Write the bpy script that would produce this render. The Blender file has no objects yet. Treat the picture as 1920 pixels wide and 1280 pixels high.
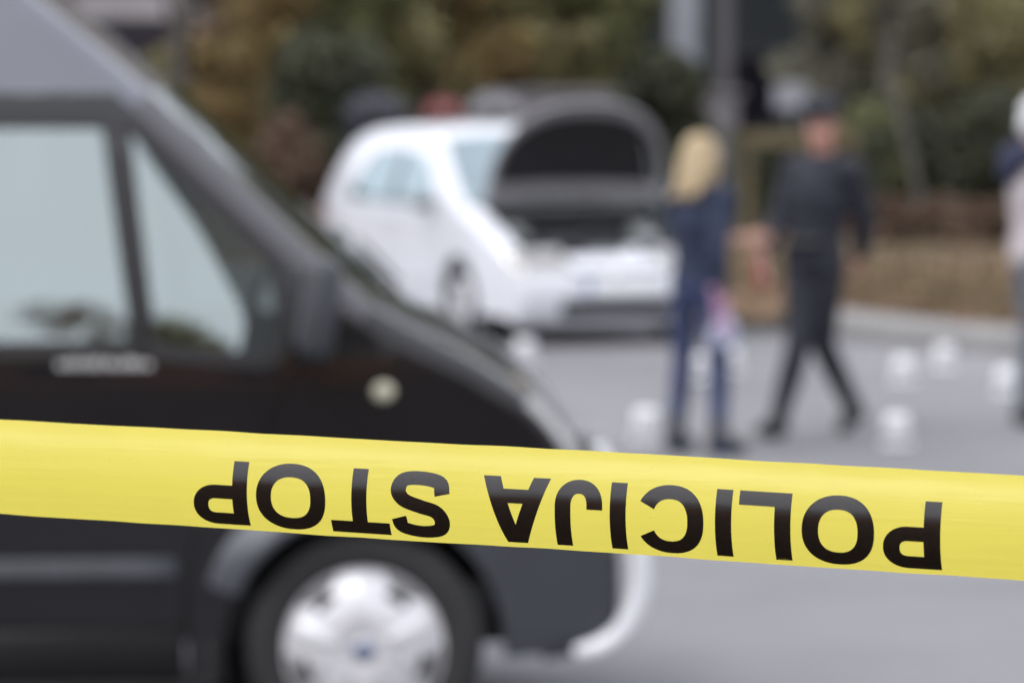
import bpy, bmesh, math, random
from mathutils import Vector, Matrix, Euler
import numpy as np

R = math.radians
PI = math.pi
random.seed(7)
rng = np.random.default_rng(7)
scene = bpy.context.scene
C = scene.collection

# ------------------------------------------------------------------ camera
CAM_Z = 1.87
F_PX = 7200.0                      # focal length in photo pixels (135 mm on 36 mm, 1920 px)
PITCH = math.atan((640 - 161) / F_PX)
cam = bpy.data.cameras.new('camera')
cam.lens = 135; cam.sensor_width = 36; cam.sensor_fit = 'HORIZONTAL'
cam.clip_start = 0.05; cam.clip_end = 3000
cam.dof.use_dof = True
cam.dof.focus_distance = 2.60
cam.dof.aperture_fstop = 6.8
cam_o = bpy.data.objects.new('camera', cam); C.objects.link(cam_o)
cam_o.location = (0, 0, CAM_Z)
cam_o.rotation_euler = (PI / 2 - PITCH, 0, 0)
scene.camera = cam_o

# ------------------------------------------------------------------ sky, sun, exposure
SUN_EL, SUN_AZ = 58, 226           # azimuth: compass, clockwise from +Y
world = bpy.data.worlds.new('World'); scene.world = world; world.use_nodes = True
wn = world.node_tree; wn.nodes.clear()
sky = wn.nodes.new('ShaderNodeTexSky'); sky.sky_type = 'NISHITA'; sky.sun_disc = False
sky.sun_elevation = R(SUN_EL); sky.sun_rotation = R(SUN_AZ)
sky.air_density = 1.0; sky.dust_density = 6.0; sky.ozone_density = 1.0; sky.altitude = 200
hs = wn.nodes.new('ShaderNodeHueSaturation'); hs.inputs['Saturation'].default_value = 0.30
bgn = wn.nodes.new('ShaderNodeBackground'); bgn.inputs['Strength'].default_value = 0.13
wo = wn.nodes.new('ShaderNodeOutputWorld')
cl_ = wn.nodes.new('ShaderNodeMix'); cl_.data_type = 'RGBA'; cl_.inputs['Factor'].default_value = 0.6   # even cloud cover over the clear sky
cl_.inputs['B'].default_value = (9.2, 9.45, 10.4, 1)
wn.links.new(sky.outputs[0], hs.inputs['Color']); wn.links.new(hs.outputs[0], cl_.inputs['A']); wn.links.new(cl_.outputs['Result'], bgn.inputs['Color'])
wn.links.new(bgn.outputs[0], wo.inputs['Surface'])
sl = bpy.data.lights.new('sun', 'SUN'); sl.energy = 0.6; sl.angle = R(25); sl.color = (1.0, 0.97, 0.93)
so = bpy.data.objects.new('sun', sl); C.objects.link(so)
az = R(SUN_AZ); el = R(SUN_EL)
sdir = Vector((math.sin(az) * math.cos(el), math.cos(az) * math.cos(el), math.sin(el)))
so.rotation_euler = sdir.to_track_quat('Z', 'Y').to_euler(); so.location = sdir * 50
scene.view_settings.view_transform = 'Standard'; scene.view_settings.look = 'None'
scene.view_settings.gamma = 1.0; scene.view_settings.exposure = 0.74
scene.view_settings.use_curve_mapping = False
scene.cycles.use_denoising = True
scene.cycles.max_bounces = 8; scene.cycles.transparent_max_bounces = 12
scene.cycles.caustics_reflective = False; scene.cycles.caustics_refractive = False

# ------------------------------------------------------------------ helpers
CP, SP = math.cos(PITCH), math.sin(PITCH)
def at(px, py, Y):
    """world point seen at photo pixel (px, py) at distance Y in front of the camera"""
    dx = (px - 960) / F_PX; dy = -(py - 640) / F_PX
    d = Vector((dx, CP + dy * SP, -SP + dy * CP))
    return Vector((0, 0, CAM_Z)) + d * (Y / d.y)
def ground(px, py):
    s = (py - 161) / CAM_Z; Y = F_PX / s
    return at(px, py, Y)

def obj(name, me, mat=None, parent=None, smooth=True):
    if isinstance(me, bmesh.types.BMesh):
        m = bpy.data.meshes.new(name); me.to_mesh(m); me.free(); me = m
    o = bpy.data.objects.new(name, me); C.objects.link(o)
    if mat is not None and len(me.materials) == 0: me.materials.append(mat)
    if smooth and len(me.polygons):
        me.polygons.foreach_set('use_smooth', [True] * len(me.polygons))
    if parent is not None: o.parent = parent
    return o
def empty(name, loc=(0, 0, 0), rz=0.0):
    o = bpy.data.objects.new(name, None); C.objects.link(o)
    o.location = loc; o.rotation_euler = (0, 0, rz); o.empty_display_size = 0.1
    return o
def tag(o, label=None, cat=None, group=None, kind=None):
    if label: o['label'] = label
    if cat: o['category'] = cat
    if group: o['group'] = group
    if kind: o['kind'] = kind
    return o
def children_of(o): return [c for c in bpy.data.objects if c.parent == o]
def copy_tree(o, parent=None):
    c = o.copy(); C.objects.link(c); c.parent = parent
    for ch in children_of(o): copy_tree(ch, c)
    return c

def add_box(bm, cx, cy, cz, sx, sy, sz, rot=None, bev=0.0):
    r = bmesh.ops.create_cube(bm, size=1.0)
    vs = r['verts']
    M = Matrix.Translation((cx, cy, cz)) @ (rot.to_matrix().to_4x4() if rot else Matrix.Identity(4)) @ Matrix.Diagonal((sx, sy, sz, 1))
    bmesh.ops.transform(bm, matrix=M, verts=vs)
    if bev > 0:
        es = list({e for v in vs for e in v.link_edges})
        bmesh.ops.bevel(bm, geom=es, offset=bev, segments=2, affect='EDGES', profile=0.5)
def box(*a, **k):
    bm = bmesh.new(); add_box(bm, *a, **k); return bm
def add_ring_loft(bm, rings, closed_u=True, cap=True):
    vr = [[bm.verts.new(p) for p in ring] for ring in rings]
    n = len(vr[0])
    for a, b in zip(vr[:-1], vr[1:]):
        for i in range(n if closed_u else n - 1):
            j = (i + 1) % n
            bm.faces.new((a[i], a[j], b[j], b[i]))
    if cap and closed_u:
        bm.faces.new(list(reversed(vr[0]))); bm.faces.new(vr[-1])
    return vr
def add_tube(bm, pts, rad, n=10, cap=True):
    pts = [Vector(p) for p in pts]
    if not hasattr(rad, '__len__'): rad = [rad] * len(pts)
    up = Vector((0, 0, 1)); rings = []
    prev = None
    for i, p in enumerate(pts):
        t = (pts[min(i + 1, len(pts) - 1)] - pts[max(i - 1, 0)]).normalized()
        if prev is None:
            ref = up if abs(t.dot(up)) < 0.9 else Vector((1, 0, 0))
            u = t.cross(ref).normalized()
        else:
            u = (prev - t * prev.dot(t))
            u = u.normalized() if u.length > 1e-6 else t.orthogonal().normalized()
        prev = u; v = t.cross(u)
        rings.append([p + (u * math.cos(a) + v * math.sin(a)) * rad[i] for a in [2 * PI * k / n for k in range(n)]])
    add_ring_loft(bm, rings, True, cap)
def tube(pts, rad, n=10):
    bm = bmesh.new(); add_tube(bm, pts, rad, n)
    bmesh.ops.recalc_face_normals(bm, faces=bm.faces[:]); return bm
def add_lathe(bm, prof, axis='Z', n=40, loc=(0, 0, 0)):
    """prof: list of (radius, height)"""
    rings = []
    for r, h in prof:
        ring = []
        for k in range(n):
            a = 2 * PI * k / n; c, s = math.cos(a) * max(r, 1e-5), math.sin(a) * max(r, 1e-5)
            p = {'Z': (c, s, h), 'Y': (c, h, s), 'X': (h, c, s)}[axis]
            ring.append(Vector(p) + Vector(loc))
        rings.append(ring)
    add_ring_loft(bm, rings, True, True)
    bmesh.ops.recalc_face_normals(bm, faces=bm.faces[:])
def lathe(prof, axis='Z', n=40, loc=(0, 0, 0)):
    bm = bmesh.new(); add_lathe(bm, prof, axis, n, loc); return bm
def smooth_path(pts, n=6, closed=False):
    """Catmull-Rom through points"""
    P = [Vector(p) for p in pts]; out = []
    N = len(P); seg = N if closed else N - 1
    for i in range(seg):
        p0 = P[(i - 1) % N] if (closed or i > 0) else P[0] * 2 - P[1]
        p1 = P[i]; p2 = P[(i + 1) % N]
        p3 = P[(i + 2) % N] if (closed or i + 2 < N) else P[-1] * 2 - P[-2]
        for k in range(n):
            t = k / n
            out.append(0.5 * ((2 * p1) + (p2 - p0) * t + (2 * p0 - 5 * p1 + 4 * p2 - p3) * t * t + (3 * p1 - p0 - 3 * p2 + p3) * t ** 3))
    if not closed: out.append(P[-1])
    return out
def panel(outer, holes, fmap, face_dir, step=0.12, thick=0.0, hstep=None):
    """flat outline (u, v) with holes, cut by a grid and bent onto fmap(u, v); returns bmesh"""
    bm = bmesh.new()
    for loop in [outer] + list(holes):
        vs = [bm.verts.new((p[0], p[1], 0)) for p in loop]
        for i in range(len(vs)): bm.edges.new((vs[i], vs[(i + 1) % len(vs)]))
    bmesh.ops.triangle_fill(bm, use_beauty=True, use_dissolve=False, edges=bm.edges[:])
    us = [p[0] for p in outer]; vs_ = [p[1] for p in outer]
    hstep = hstep or step
    u = min(us) + step
    while u < max(us) - 1e-4:
        bmesh.ops.bisect_plane(bm, geom=bm.verts[:] + bm.edges[:] + bm.faces[:], plane_co=(u, 0, 0), plane_no=(1, 0, 0)); u += step
    v = min(vs_) + hstep
    while v < max(vs_) - 1e-4:
        bmesh.ops.bisect_plane(bm, geom=bm.verts[:] + bm.edges[:] + bm.faces[:], plane_co=(0, v, 0), plane_no=(0, 1, 0)); v += hstep
    bmesh.ops.remove_doubles(bm, verts=bm.verts[:], dist=1e-5)
    bm.normal_update()
    bmesh.ops.reverse_faces(bm, faces=[f for f in bm.faces if f.normal.z < 0])
    for vt in bm.verts: vt.co = Vector(fmap(vt.co.x, vt.co.y))
    bm.normal_update()
    tot = Vector((0, 0, 0))
    for f in bm.faces: tot += f.normal * f.calc_area()
    if tot.dot(Vector(face_dir)) < 0: bmesh.ops.reverse_faces(bm, faces=bm.faces[:])
    if thick > 0:
        bm.normal_update()
        src = bm.faces[:]
        bound = [e for e in bm.edges if len(e.link_faces) == 1]
        norm = {v: v.normal.copy() for v in bm.verts}
        vmap = {v: bm.verts.new(v.co - norm[v] * thick) for v in list(bm.verts)}
        for f in src: bm.faces.new([vmap[v] for v in reversed(f.verts)])
        for e in bound:
            a, b = e.verts
            f = e.link_faces[0]
            vl = list(f.verts); i = vl.index(a)
            if vl[(i + 1) % len(vl)] == b: a, b = b, a
            bm.faces.new((a, b, vmap[b], vmap[a]))
    return bm
def edge_split(o, ang=35):
    """sharp shading across hard edges"""
    me = o.data
    bm = bmesh.new(); bm.from_mesh(me)
    for e in bm.edges:
        if len(e.link_faces) == 2 and e.calc_face_angle(0) > R(ang): e.smooth = False
    bm.to_mesh(me); bm.free()
    return o

# ------------------------------------------------------------------ materials
MATS = {}
def mat(name, col, rough=0.6, metal=0.0, var=0.12, scale=6.0, bump=0.0, bscale=60.0, coat=0.0, spec=0.5, island=0.0, sheen=0.0, col2=None, trans=0.0):
    if name in MATS: return MATS[name]
    m = bpy.data.materials.new(name); m.use_nodes = True
    nt = m.node_tree; b = nt.nodes['Principled BSDF']
    tc = nt.nodes.new('ShaderNodeTexCoord')
    no = nt.nodes.new('ShaderNodeTexNoise'); no.inputs['Scale'].default_value = scale; no.inputs['Detail'].default_value = 5
    nt.links.new(tc.outputs['Object'], no.inputs['Vector'])
    mix = nt.nodes.new('ShaderNodeMix'); mix.data_type = 'RGBA'
    c = Vector(col); c2 = Vector(col2) if col2 else c * (1 + var)
    c1 = c if col2 else c * (1 - var)
    mix.inputs['A'].default_value = (*c1, 1); mix.inputs['B'].default_value = (*[min(1, q) for q in c2], 1)
    ramp = nt.nodes.new('ShaderNodeMapRange'); ramp.inputs['From Min'].default_value = 0.3; ramp.inputs['From Max'].default_value = 0.7
    nt.links.new(no.outputs['Fac'], ramp.inputs['Value']); nt.links.new(ramp.outputs[0], mix.inputs['Factor'])
    out = mix.outputs['Result']
    if island > 0:
        g = nt.nodes.new('ShaderNodeNewGeometry')
        h = nt.nodes.new('ShaderNodeHueSaturation')
        mr = nt.nodes.new('ShaderNodeMapRange'); mr.inputs['To Min'].default_value = 1 - island; mr.inputs['To Max'].default_value = 1 + island
        nt.links.new(g.outputs['Random Per Island'], mr.inputs['Value']); nt.links.new(mr.outputs[0], h.inputs['Value'])
        mh = nt.nodes.new('ShaderNodeMapRange'); mh.inputs['To Min'].default_value = 0.5 - island * 0.06; mh.inputs['To Max'].default_value = 0.5 + island * 0.06
        ma = nt.nodes.new('ShaderNodeMath'); ma.operation = 'FRACT'
        mm = nt.nodes.new('ShaderNodeMath'); mm.operation = 'MULTIPLY'; mm.inputs[1].default_value = 7.31
        nt.links.new(g.outputs['Random Per Island'], mm.inputs[0]); nt.links.new(mm.outputs[0], ma.inputs[0]); nt.links.new(ma.outputs[0], mh.inputs['Value'])
        nt.links.new(mh.outputs[0], h.inputs['Hue'])
        nt.links.new(out, h.inputs['Color']); out = h.outputs[0]
    nt.links.new(out, b.inputs['Base Color'])
    b.inputs['Roughness'].default_value = rough; b.inputs['Metallic'].default_value = metal
    b.inputs['Specular IOR Level'].default_value = spec
    if coat: b.inputs['Coat Weight'].default_value = coat; b.inputs['Coat Roughness'].default_value = 0.04
    if sheen: b.inputs['Sheen Weight'].default_value = sheen
    if bump > 0:
        n2 = nt.nodes.new('ShaderNodeTexNoise'); n2.inputs['Scale'].default_value = bscale; n2.inputs['Detail'].default_value = 4
        nt.links.new(tc.outputs['Object'], n2.inputs['Vector'])
        bp = nt.nodes.new('ShaderNodeBump'); bp.inputs['Strength'].default_value = bump; bp.inputs['Distance'].default_value = 0.01
        nt.links.new(n2.outputs['Fac'], bp.inputs['Height']); nt.links.new(bp.outputs[0], b.inputs['Normal'])
    if trans > 0:
        tr = nt.nodes.new('ShaderNodeBsdfTranslucent'); ms = nt.nodes.new('ShaderNodeMixShader'); ms.inputs[0].default_value = trans
        nt.links.new(out, tr.inputs['Color'])
        nt.links.new(b.outputs[0], ms.inputs[1]); nt.links.new(tr.outputs[0], ms.inputs[2])
        nt.links.new(ms.outputs[0], nt.nodes['Material Output'].inputs['Surface'])
    MATS[name] = m
    return m
def glass_mat(name, tint, refl, rcol=(0.9, 0.95, 0.95)):
    """tinted pane: see-through share plus a mirror-like share, stronger at grazing angles"""
    if name in MATS: return MATS[name]
    m = bpy.data.materials.new(name); m.use_nodes = True; nt = m.node_tree; nt.nodes.clear()
    o = nt.nodes.new('ShaderNodeOutputMaterial')
    tr = nt.nodes.new('ShaderNodeBsdfTransparent'); tr.inputs['Color'].default_value = (*tint, 1)
    gl = nt.nodes.new('ShaderNodeBsdfGlossy'); gl.inputs['Roughness'].default_value = 0.03; gl.inputs['Color'].default_value = (*rcol, 1)
    lw = nt.nodes.new('ShaderNodeFresnel'); lw.inputs['IOR'].default_value = 1.45
    ad = nt.nodes.new('ShaderNodeMath'); ad.operation = 'ADD'; ad.use_clamp = True; ad.inputs[1].default_value = refl
    nt.links.new(lw.outputs[0], ad.inputs[0])
    ms = nt.nodes.new('ShaderNodeMixShader')
    nt.links.new(ad.outputs[0], ms.inputs[0]); nt.links.new(tr.outputs[0], ms.inputs[1]); nt.links.new(gl.outputs[0], ms.inputs[2])
    nt.links.new(ms.outputs[0], o.inputs['Surface'])
    MATS[name] = m; return m

M_asphalt = None
def asphalt():
    m = bpy.data.materials.new('asphalt'); m.use_nodes = True; nt = m.node_tree; b = nt.nodes['Principled BSDF']
    tc = nt.nodes.new('ShaderNodeTexCoord')
    def noise(sc, det=6):
        n = nt.nodes.new('ShaderNodeTexNoise'); n.inputs['Scale'].default_value = sc; n.inputs['Detail'].default_value = det
        nt.links.new(tc.outputs['Object'], n.inputs['Vector']); return n
    big = noise(0.22, 4); mid = noise(0.75, 8); fine = noise(160, 3)
    r1 = nt.nodes.new('ShaderNodeValToRGB'); r1.color_ramp.elements[0].position = 0.33; r1.color_ramp.elements[1].position = 0.68
    r1.color_ramp.elements[0].color = (0.166, 0.164, 0.172, 1); r1.color_ramp.elements[1].color = (0.205, 0.202, 0.212, 1)
    nt.links.new(big.outputs['Fac'], r1.inputs['Fac'])
    mx = nt.nodes.new('ShaderNodeMix'); mx.data_type = 'RGBA'; mx.blend_type = 'MULTIPLY'; mx.inputs['Factor'].default_value = 0.5
    r2 = nt.nodes.new('ShaderNodeValToRGB'); r2.color_ramp.elements[0].position = 0.3; r2.color_ramp.elements[1].position = 0.7
    r2.color_ramp.elements[0].color = (0.66, 0.66, 0.66, 1); r2.color_ramp.elements[1].color = (1.18, 1.18, 1.18, 1)
    nt.links.new(mid.outputs['Fac'], r2.inputs['Fac'])
    nt.links.new(r1.outputs[0], mx.inputs['A']); nt.links.new(r2.outputs[0], mx.inputs['B'])
    mx2 = nt.nodes.new('ShaderNodeMix'); mx2.data_type = 'RGBA'; mx2.blend_type = 'MULTIPLY'; mx2.inputs['Factor'].default_value = 0.6
    r3 = nt.nodes.new('ShaderNodeValToRGB'); r3.color_ramp.elements[0].position = 0.35; r3.color_ramp.elements[1].position = 0.65
    r3.color_ramp.elements[0].color = (0.6, 0.6, 0.6, 1); r3.color_ramp.elements[1].color = (1.3, 1.3, 1.3, 1)
    nt.links.new(fine.outputs['Fac'], r3.inputs['Fac'])
    nt.links.new(mx.outputs['Result'], mx2.inputs['A']); nt.links.new(r3.outputs[0], mx2.inputs['B'])
    nt.links.new(mx2.outputs['Result'], b.inputs['Base Color'])
    b.inputs['Roughness'].default_value = 0.82
    bp = nt.nodes.new('ShaderNodeBump'); bp.inputs['Strength'].default_value = 0.5; bp.inputs['Distance'].default_value = 0.004
    nt.links.new(fine.outputs['Fac'], bp.inputs['Height']); nt.links.new(bp.outputs[0], b.inputs['Normal'])
    return m
M_asphalt = asphalt()
M_pave = mat('pavement_concrete', (0.23, 0.226, 0.222), 0.85, var=0.15, scale=2.0, bump=0.4, bscale=80)
M_kerb = mat('kerb_concrete', (0.23, 0.226, 0.222), 0.85, var=0.15, scale=4, bump=0.4, bscale=90)
M_soil = mat('soil', (0.085, 0.055, 0.032), 0.95, col2=(0.145, 0.105, 0.062), scale=0.9, bump=0.8, bscale=14)
M_drygrass = mat('dry_grass', (0.15, 0.125, 0.065), 0.9, col2=(0.22, 0.17, 0.105), scale=0.7, island=0.35, trans=0.2)
M_litter = mat('leaf_litter', (0.19, 0.115, 0.070), 0.85, col2=(0.28, 0.19, 0.125), scale=0.8, island=0.4, trans=0.15)
M_black = mat('black_paint', (0.006, 0.006, 0.008), 0.35, var=0.2, scale=3, coat=1.0, spec=0.1)
M_pillarlit = mat('sky_lit_pillar', (0.060, 0.058, 0.066), 0.4, var=0.1, scale=4, coat=0.5)  # black pillar paint lifted to grey: the sky's light is in its colour
M_flare = mat('sky_lit_flare', (0.075, 0.080, 0.093), 0.35, var=0.1, scale=5, coat=0.6)  # lighter grey base stands in for the highlight on the arch lip
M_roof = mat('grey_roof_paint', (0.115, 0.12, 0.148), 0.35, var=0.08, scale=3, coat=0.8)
M_plastic = mat('bumper_plastic', (0.040, 0.044, 0.052), 0.5, var=0.12, scale=8, bump=0.15, bscale=250)
M_rubber = mat('rubber', (0.018, 0.018, 0.019), 0.75, var=0.2, scale=10, bump=0.2, bscale=120)
M_seal = mat('window_seal', (0.012, 0.012, 0.014), 0.5, var=0.1)
M_silver = mat('silver_wheel_paint', (0.62, 0.62, 0.64), 0.33, metal=0.25, var=0.14, scale=11)
M_slot = mat('wheel_recess', (0.05, 0.05, 0.05), 0.6)
M_slotgrey = mat('wheel_recess_grey', (0.15, 0.15, 0.155), 0.5)
M_chrome = mat('polished_steel', (0.80, 0.80, 0.82), 0.22, metal=0.6, var=0.04, scale=5)
M_bar = mat('sky_bright_steel', (0.72, 0.73, 0.76), 0.3, metal=0.1, var=0.04, scale=5)  # steel tube; its sky reflection is put into a near-white base
M_badge = mat('blue_badge', (0.02, 0.06, 0.17), 0.25, var=0.1, coat=1.0)
M_lamp = mat('lamp_reflector', (0.36, 0.355, 0.35), 0.18, metal=0.5, var=0.1, scale=12)
M_lens_pale = mat('pale_amber_lens', (0.66, 0.64, 0.47), 0.2, var=0.05, coat=0.6)
M_letter_grey = mat('grey_lettering', (0.42, 0.42, 0.42), 0.5, var=0.1)
M_inter = mat('cabin_plastic', (0.02, 0.02, 0.022), 0.8)
M_seatcloth = mat('seat_cloth', (0.04, 0.045, 0.055), 0.9, bump=0.2, bscale=200)
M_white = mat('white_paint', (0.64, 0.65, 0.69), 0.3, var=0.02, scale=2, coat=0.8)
M_whiteshade = mat('shaded_white_paint', (0.22, 0.215, 0.22), 0.55, var=0.05, scale=3)  # the white car paint, darkened: shade under the bonnet is in its colour
M_pad = mat('insulation_pad', (0.012, 0.012, 0.014), 0.95, var=0.2, bump=0.5, bscale=60)
M_engine = mat('engine_plastic', (0.03, 0.033, 0.042), 0.5, var=0.25, scale=7)
M_alu = mat('cast_metal', (0.19, 0.20, 0.20), 0.45, metal=0.4, var=0.2, scale=20)
M_plate = mat('plate_white', (0.72, 0.73, 0.74), 0.4, var=0.03)
M_plateblue = mat('plate_blue', (0.03, 0.08, 0.35), 0.4)
M_glass_clear = glass_mat('van_clear_glass', (0.55, 0.62, 0.60), 0.0)
M_glass_van = glass_mat('van_side_glass', (0.30, 0.34, 0.33), 0.28, (0.85, 0.96, 0.94))
M_glass_screen = glass_mat('windscreen_glass', (0.62, 0.68, 0.66), 0.03)
M_glass_car = glass_mat('car_glass', (0.50, 0.60, 0.61), 0.30, (0.80, 0.96, 1.0))
M_cup = mat('white_cup', (0.88, 0.88, 0.90), 0.35, var=0.02)

# ------------------------------------------------------------------ ground
def sheet(name, pts, z, m, kind='structure', nsub=0):
    bm = bmesh.new(); bm.faces.new([bm.verts.new((x, y, z)) for x, y in pts])
    bm.normal_update()
    if bm.faces[:][0].normal.z < 0: bmesh.ops.reverse_faces(bm, faces=bm.faces[:])
    o = obj(name, bm, m, smooth=False); tag(o, kind=kind); return o
ground_o = sheet('ground', [(-600, -600), (600, -600), (600, 900), (-600, 900)], 0.0, M_asphalt)
tag(ground_o, 'grey asphalt of the parking area', None)

earth = sheet('unseen_dark_ground', [(-40, -20), (40, -20), (40, 5.2), (-40, 5.2)], 0.006, mat('added_dark_ground', (0.035, 0.024, 0.015), 0.95, col2=(0.070, 0.045, 0.027), scale=1.2, bump=0.8, bscale=16))  # out of view; added to darken the reflections in tape and van
tag(earth, 'unseen dark ground added under the tape to darken its reflections')

# kerb line (front edge of the pavement), running away to the left behind the cars
KF = [(16, 14.5), (9, 20.4), (4.6, 25.2), (3.51, 26.7), (2.5, 28.3), (1.4, 30.9), (0.0, 33.3), (-3.0, 36.2), (-9, 39.0), (-24, 43.5)]
def offset_line(line, d):
    out = []
    for i, p in enumerate(line):
        a = Vector(line[max(i - 1, 0)]); b = Vector(line[min(i + 1, len(line) - 1)])
        t = (b - a).normalized(); n = Vector((t.y, -t.x))
        if n.y < 0: n = -n
        out.append((p[0] + n.x * d, p[1] + n.y * d))
    return out
KB = offset_line(KF, 0.14)
PB = offset_line(KF, 0.85)
def strip(name, A, B, zA, zB, m, thick=0.0, kind='structure', label=None):
    bm = bmesh.new(); prev = None
    for a, b in zip(A, B):
        cur = [bm.verts.new((a[0], a[1], zA)), bm.verts.new((b[0], b[1], zB))]
        if thick: cur = [bm.verts.new((a[0], a[1], zA - thick))] + cur
        if prev:
            for i in range(len(cur) - 1): bm.faces.new((prev[i], cur[i], cur[i + 1], prev[i + 1]))
        prev = cur
    bmesh.ops.recalc_face_normals(bm, faces=bm.faces[:])
    if sum(f.normal.z for f in bm.faces) < 0: bmesh.ops.reverse_faces(bm, faces=bm.faces[:])
    o = obj(name, bm, m, smooth=False); tag(o, label, kind=kind); return o
strip('pavement', KB, PB, 0.118, 0.118, M_pave)
# kerb: separate stones along the line
kerb = empty('kerb'); tag(kerb, 'pale concrete kerb along the edge of the asphalt', kind='structure')
def polyline_points(L, step):
    out = []; carry = 0.0
    for a, b in zip(L[:-1], L[1:]):
        a = Vector(a); b = Vector(b); d = (b - a).length; t = (b - a) / d
        s = carry
        while s < d: out.append((a + t * s, t)); s += step
        carry = s - d
    return out
kme = None
for i, (p, t) in enumerate(polyline_points(KF, 1.0)):
    if kme is None:
        o = obj('kerb_stone', box(0, 0, 0, 0.985, 0.14, 0.24, bev=0.012), M_kerb, kerb, smooth=False); kme = o.data
    else:
        o = bpy.data.objects.new('kerb_stone', kme); C.objects.link(o); o.parent = kerb
    n = Vector((t.y, -t.x)); n = n if n.y > 0 else -n
    q = p + t * 0.5 + n * 0.07
    o.location = (q.x, q.y, 0.004); o.rotation_euler = (0, 0, math.atan2(t.y, t.x))

# earth bank behind the pavement
def bank_z(d, x, y):
    return 0.121 + 0.04 * min(1, d / 3.0) + 0.08 * min(1, max(0, d - 2) / 14.0) + 0.04 * math.sin(x * 0.9 + 1) * math.sin(y * 0.7)
offs = [0.0, 0.6, 1.5, 3, 5, 8, 12, 17, 24, 34, 60, 140]
bm = bmesh.new(); rows = []
dense = smooth_path([Vector((p[0], p[1], 0)) for p in PB], 6)
dl = [(p.x, p.y) for p in dense]
for d in offs:
    if d <= 2:
        L = offset_line(dl, d)
    else:
        L = [(p[0], p[1] + d) for p in dl]
    rows.append([bm.verts.new((x, y, 0.121 if d == 0 else bank_z(d, x, y))) for x, y in L])
for a, b in zip(rows[:-1], rows[1:]):
    for i in range(len(a) - 1): bm.faces.new((a[i], a[i + 1], b[i + 1], b[i]))
bmesh.ops.recalc_face_normals(bm, faces=bm.faces[:])
if sum(f.normal.z for f in bm.faces) < 0: bmesh.ops.reverse_faces(bm, faces=bm.faces[:])
bank = obj('bank', bm, M_soil); tag(bank, 'brown earth bank behind the pavement', kind='structure')
def pb_y(x):
    for a, b in zip(dl[:-1], dl[1:]):
        lo, hi = sorted((a[0], b[0]))
        if lo <= x <= hi: return a[1] + (b[1] - a[1]) * (x - a[0]) / ((b[0] - a[0]) or 1e-6)
    return 36
def ground_z(x, y):
    d = y - pb_y(x)
    return bank_z(max(0.3, d), x, y) if d > 0 else 0.0

def quads_mesh(name, V, m):
    n = len(V) // 4
    me = bpy.data.meshes.new(name)
    me.vertices.add(len(V)); me.vertices.foreach_set('co', np.asarray(V, dtype=np.float32).ravel())
    me.loops.add(n * 4); me.loops.foreach_set('vertex_index', np.arange(n * 4, dtype=np.int32))
    me.polygons.add(n); me.polygons.foreach_set('loop_start', np.arange(0, n * 4, 4, dtype=np.int32))
    me.polygons.foreach_set('loop_total', np.full(n, 4, dtype=np.int32))
    me.update(); me.validate(); me.materials.append(m); return me
def leaf_quads(centers, size, flat=0.0):
    n = len(centers)
    a = rng.normal(size=(n, 3)); a[:, 2] *= (1 - flat); a /= np.linalg.norm(a, axis=1)[:, None]
    b = rng.normal(size=(n, 3)); b[:, 2] *= (1 - flat); b -= a * (a * b).sum(1)[:, None]; b /= np.linalg.norm(b, axis=1)[:, None]
    s = size * rng.uniform(0.6, 1.35, size=(n, 1))
    c = centers
    V = np.stack([c - a * s, c - b * s * 0.45, c + a * s, c + b * s * 0.45], axis=1)
    return V.reshape(-1, 3)

# leaf litter and dry grass on the bank (uncountable)
pts = []
while len(pts) < 16000:
    x = rng.uniform(-7, 9); y0 = pb_y(x); d = abs(rng.normal(0, 5.0))
    y = y0 + d - 0.2
    if y > 52 or y < 20: continue
    pts.append((x, y, ground_z(x, y) + 0.02))
o = obj('leaf_litter', quads_mesh('leaf_litter', leaf_quads(np.array(pts), 0.085, 0.7), M_litter), None, smooth=False)
tag(o, 'fallen brown leaves scattered over the earth bank', kind='stuff')
pts = []
while len(pts) < 900:                      # a drift of orange leaves spilling over the pavement behind the two people
    x = rng.normal(1.80, 0.30); y = rng.normal(30.3, 0.9)
    if y < 28.9: continue
    pts.append((x, y, (ground_z(x, y) or 0.118) + 0.02))
M_orange = mat('orange_leaves', (0.22, 0.145, 0.09), 0.85, col2=(0.28, 0.19, 0.12), scale=1.5, island=0.35, trans=0.15)
o = obj('fallen_leaves', quads_mesh('fallen_leaves', leaf_quads(np.array(pts), 0.07, 0.8), M_orange), None, smooth=False)
tag(o, 'drift of orange leaves lying on the pavement', kind='stuff')
bl = []
for k in range(9000):
    x = rng.uniform(-7, 9); y = pb_y(x) + abs(rng.normal(1.5, 5))
    if y > 50: continue
    z = ground_z(x, y); h = rng.uniform(0.08, 0.24); w = 0.012; a = rng.uniform(0, PI); lx, ly = rng.normal(0, 0.05, 2)
    dx, dy = math.cos(a) * w, math.sin(a) * w
    bl += [(x - dx, y - dy, z - 0.02), (x + dx, y + dy, z - 0.02), (x + dx * 0.3 + lx, y + dy * 0.3 + ly, z + h), (x - dx * 0.3 + lx, y - dy * 0.3 + ly, z + h)]
o = obj('dry_grass', quads_mesh('dry_grass', bl, M_drygrass), None, smooth=False)
tag(o, 'dry yellowish grass on the earth bank', kind='stuff')

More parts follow.
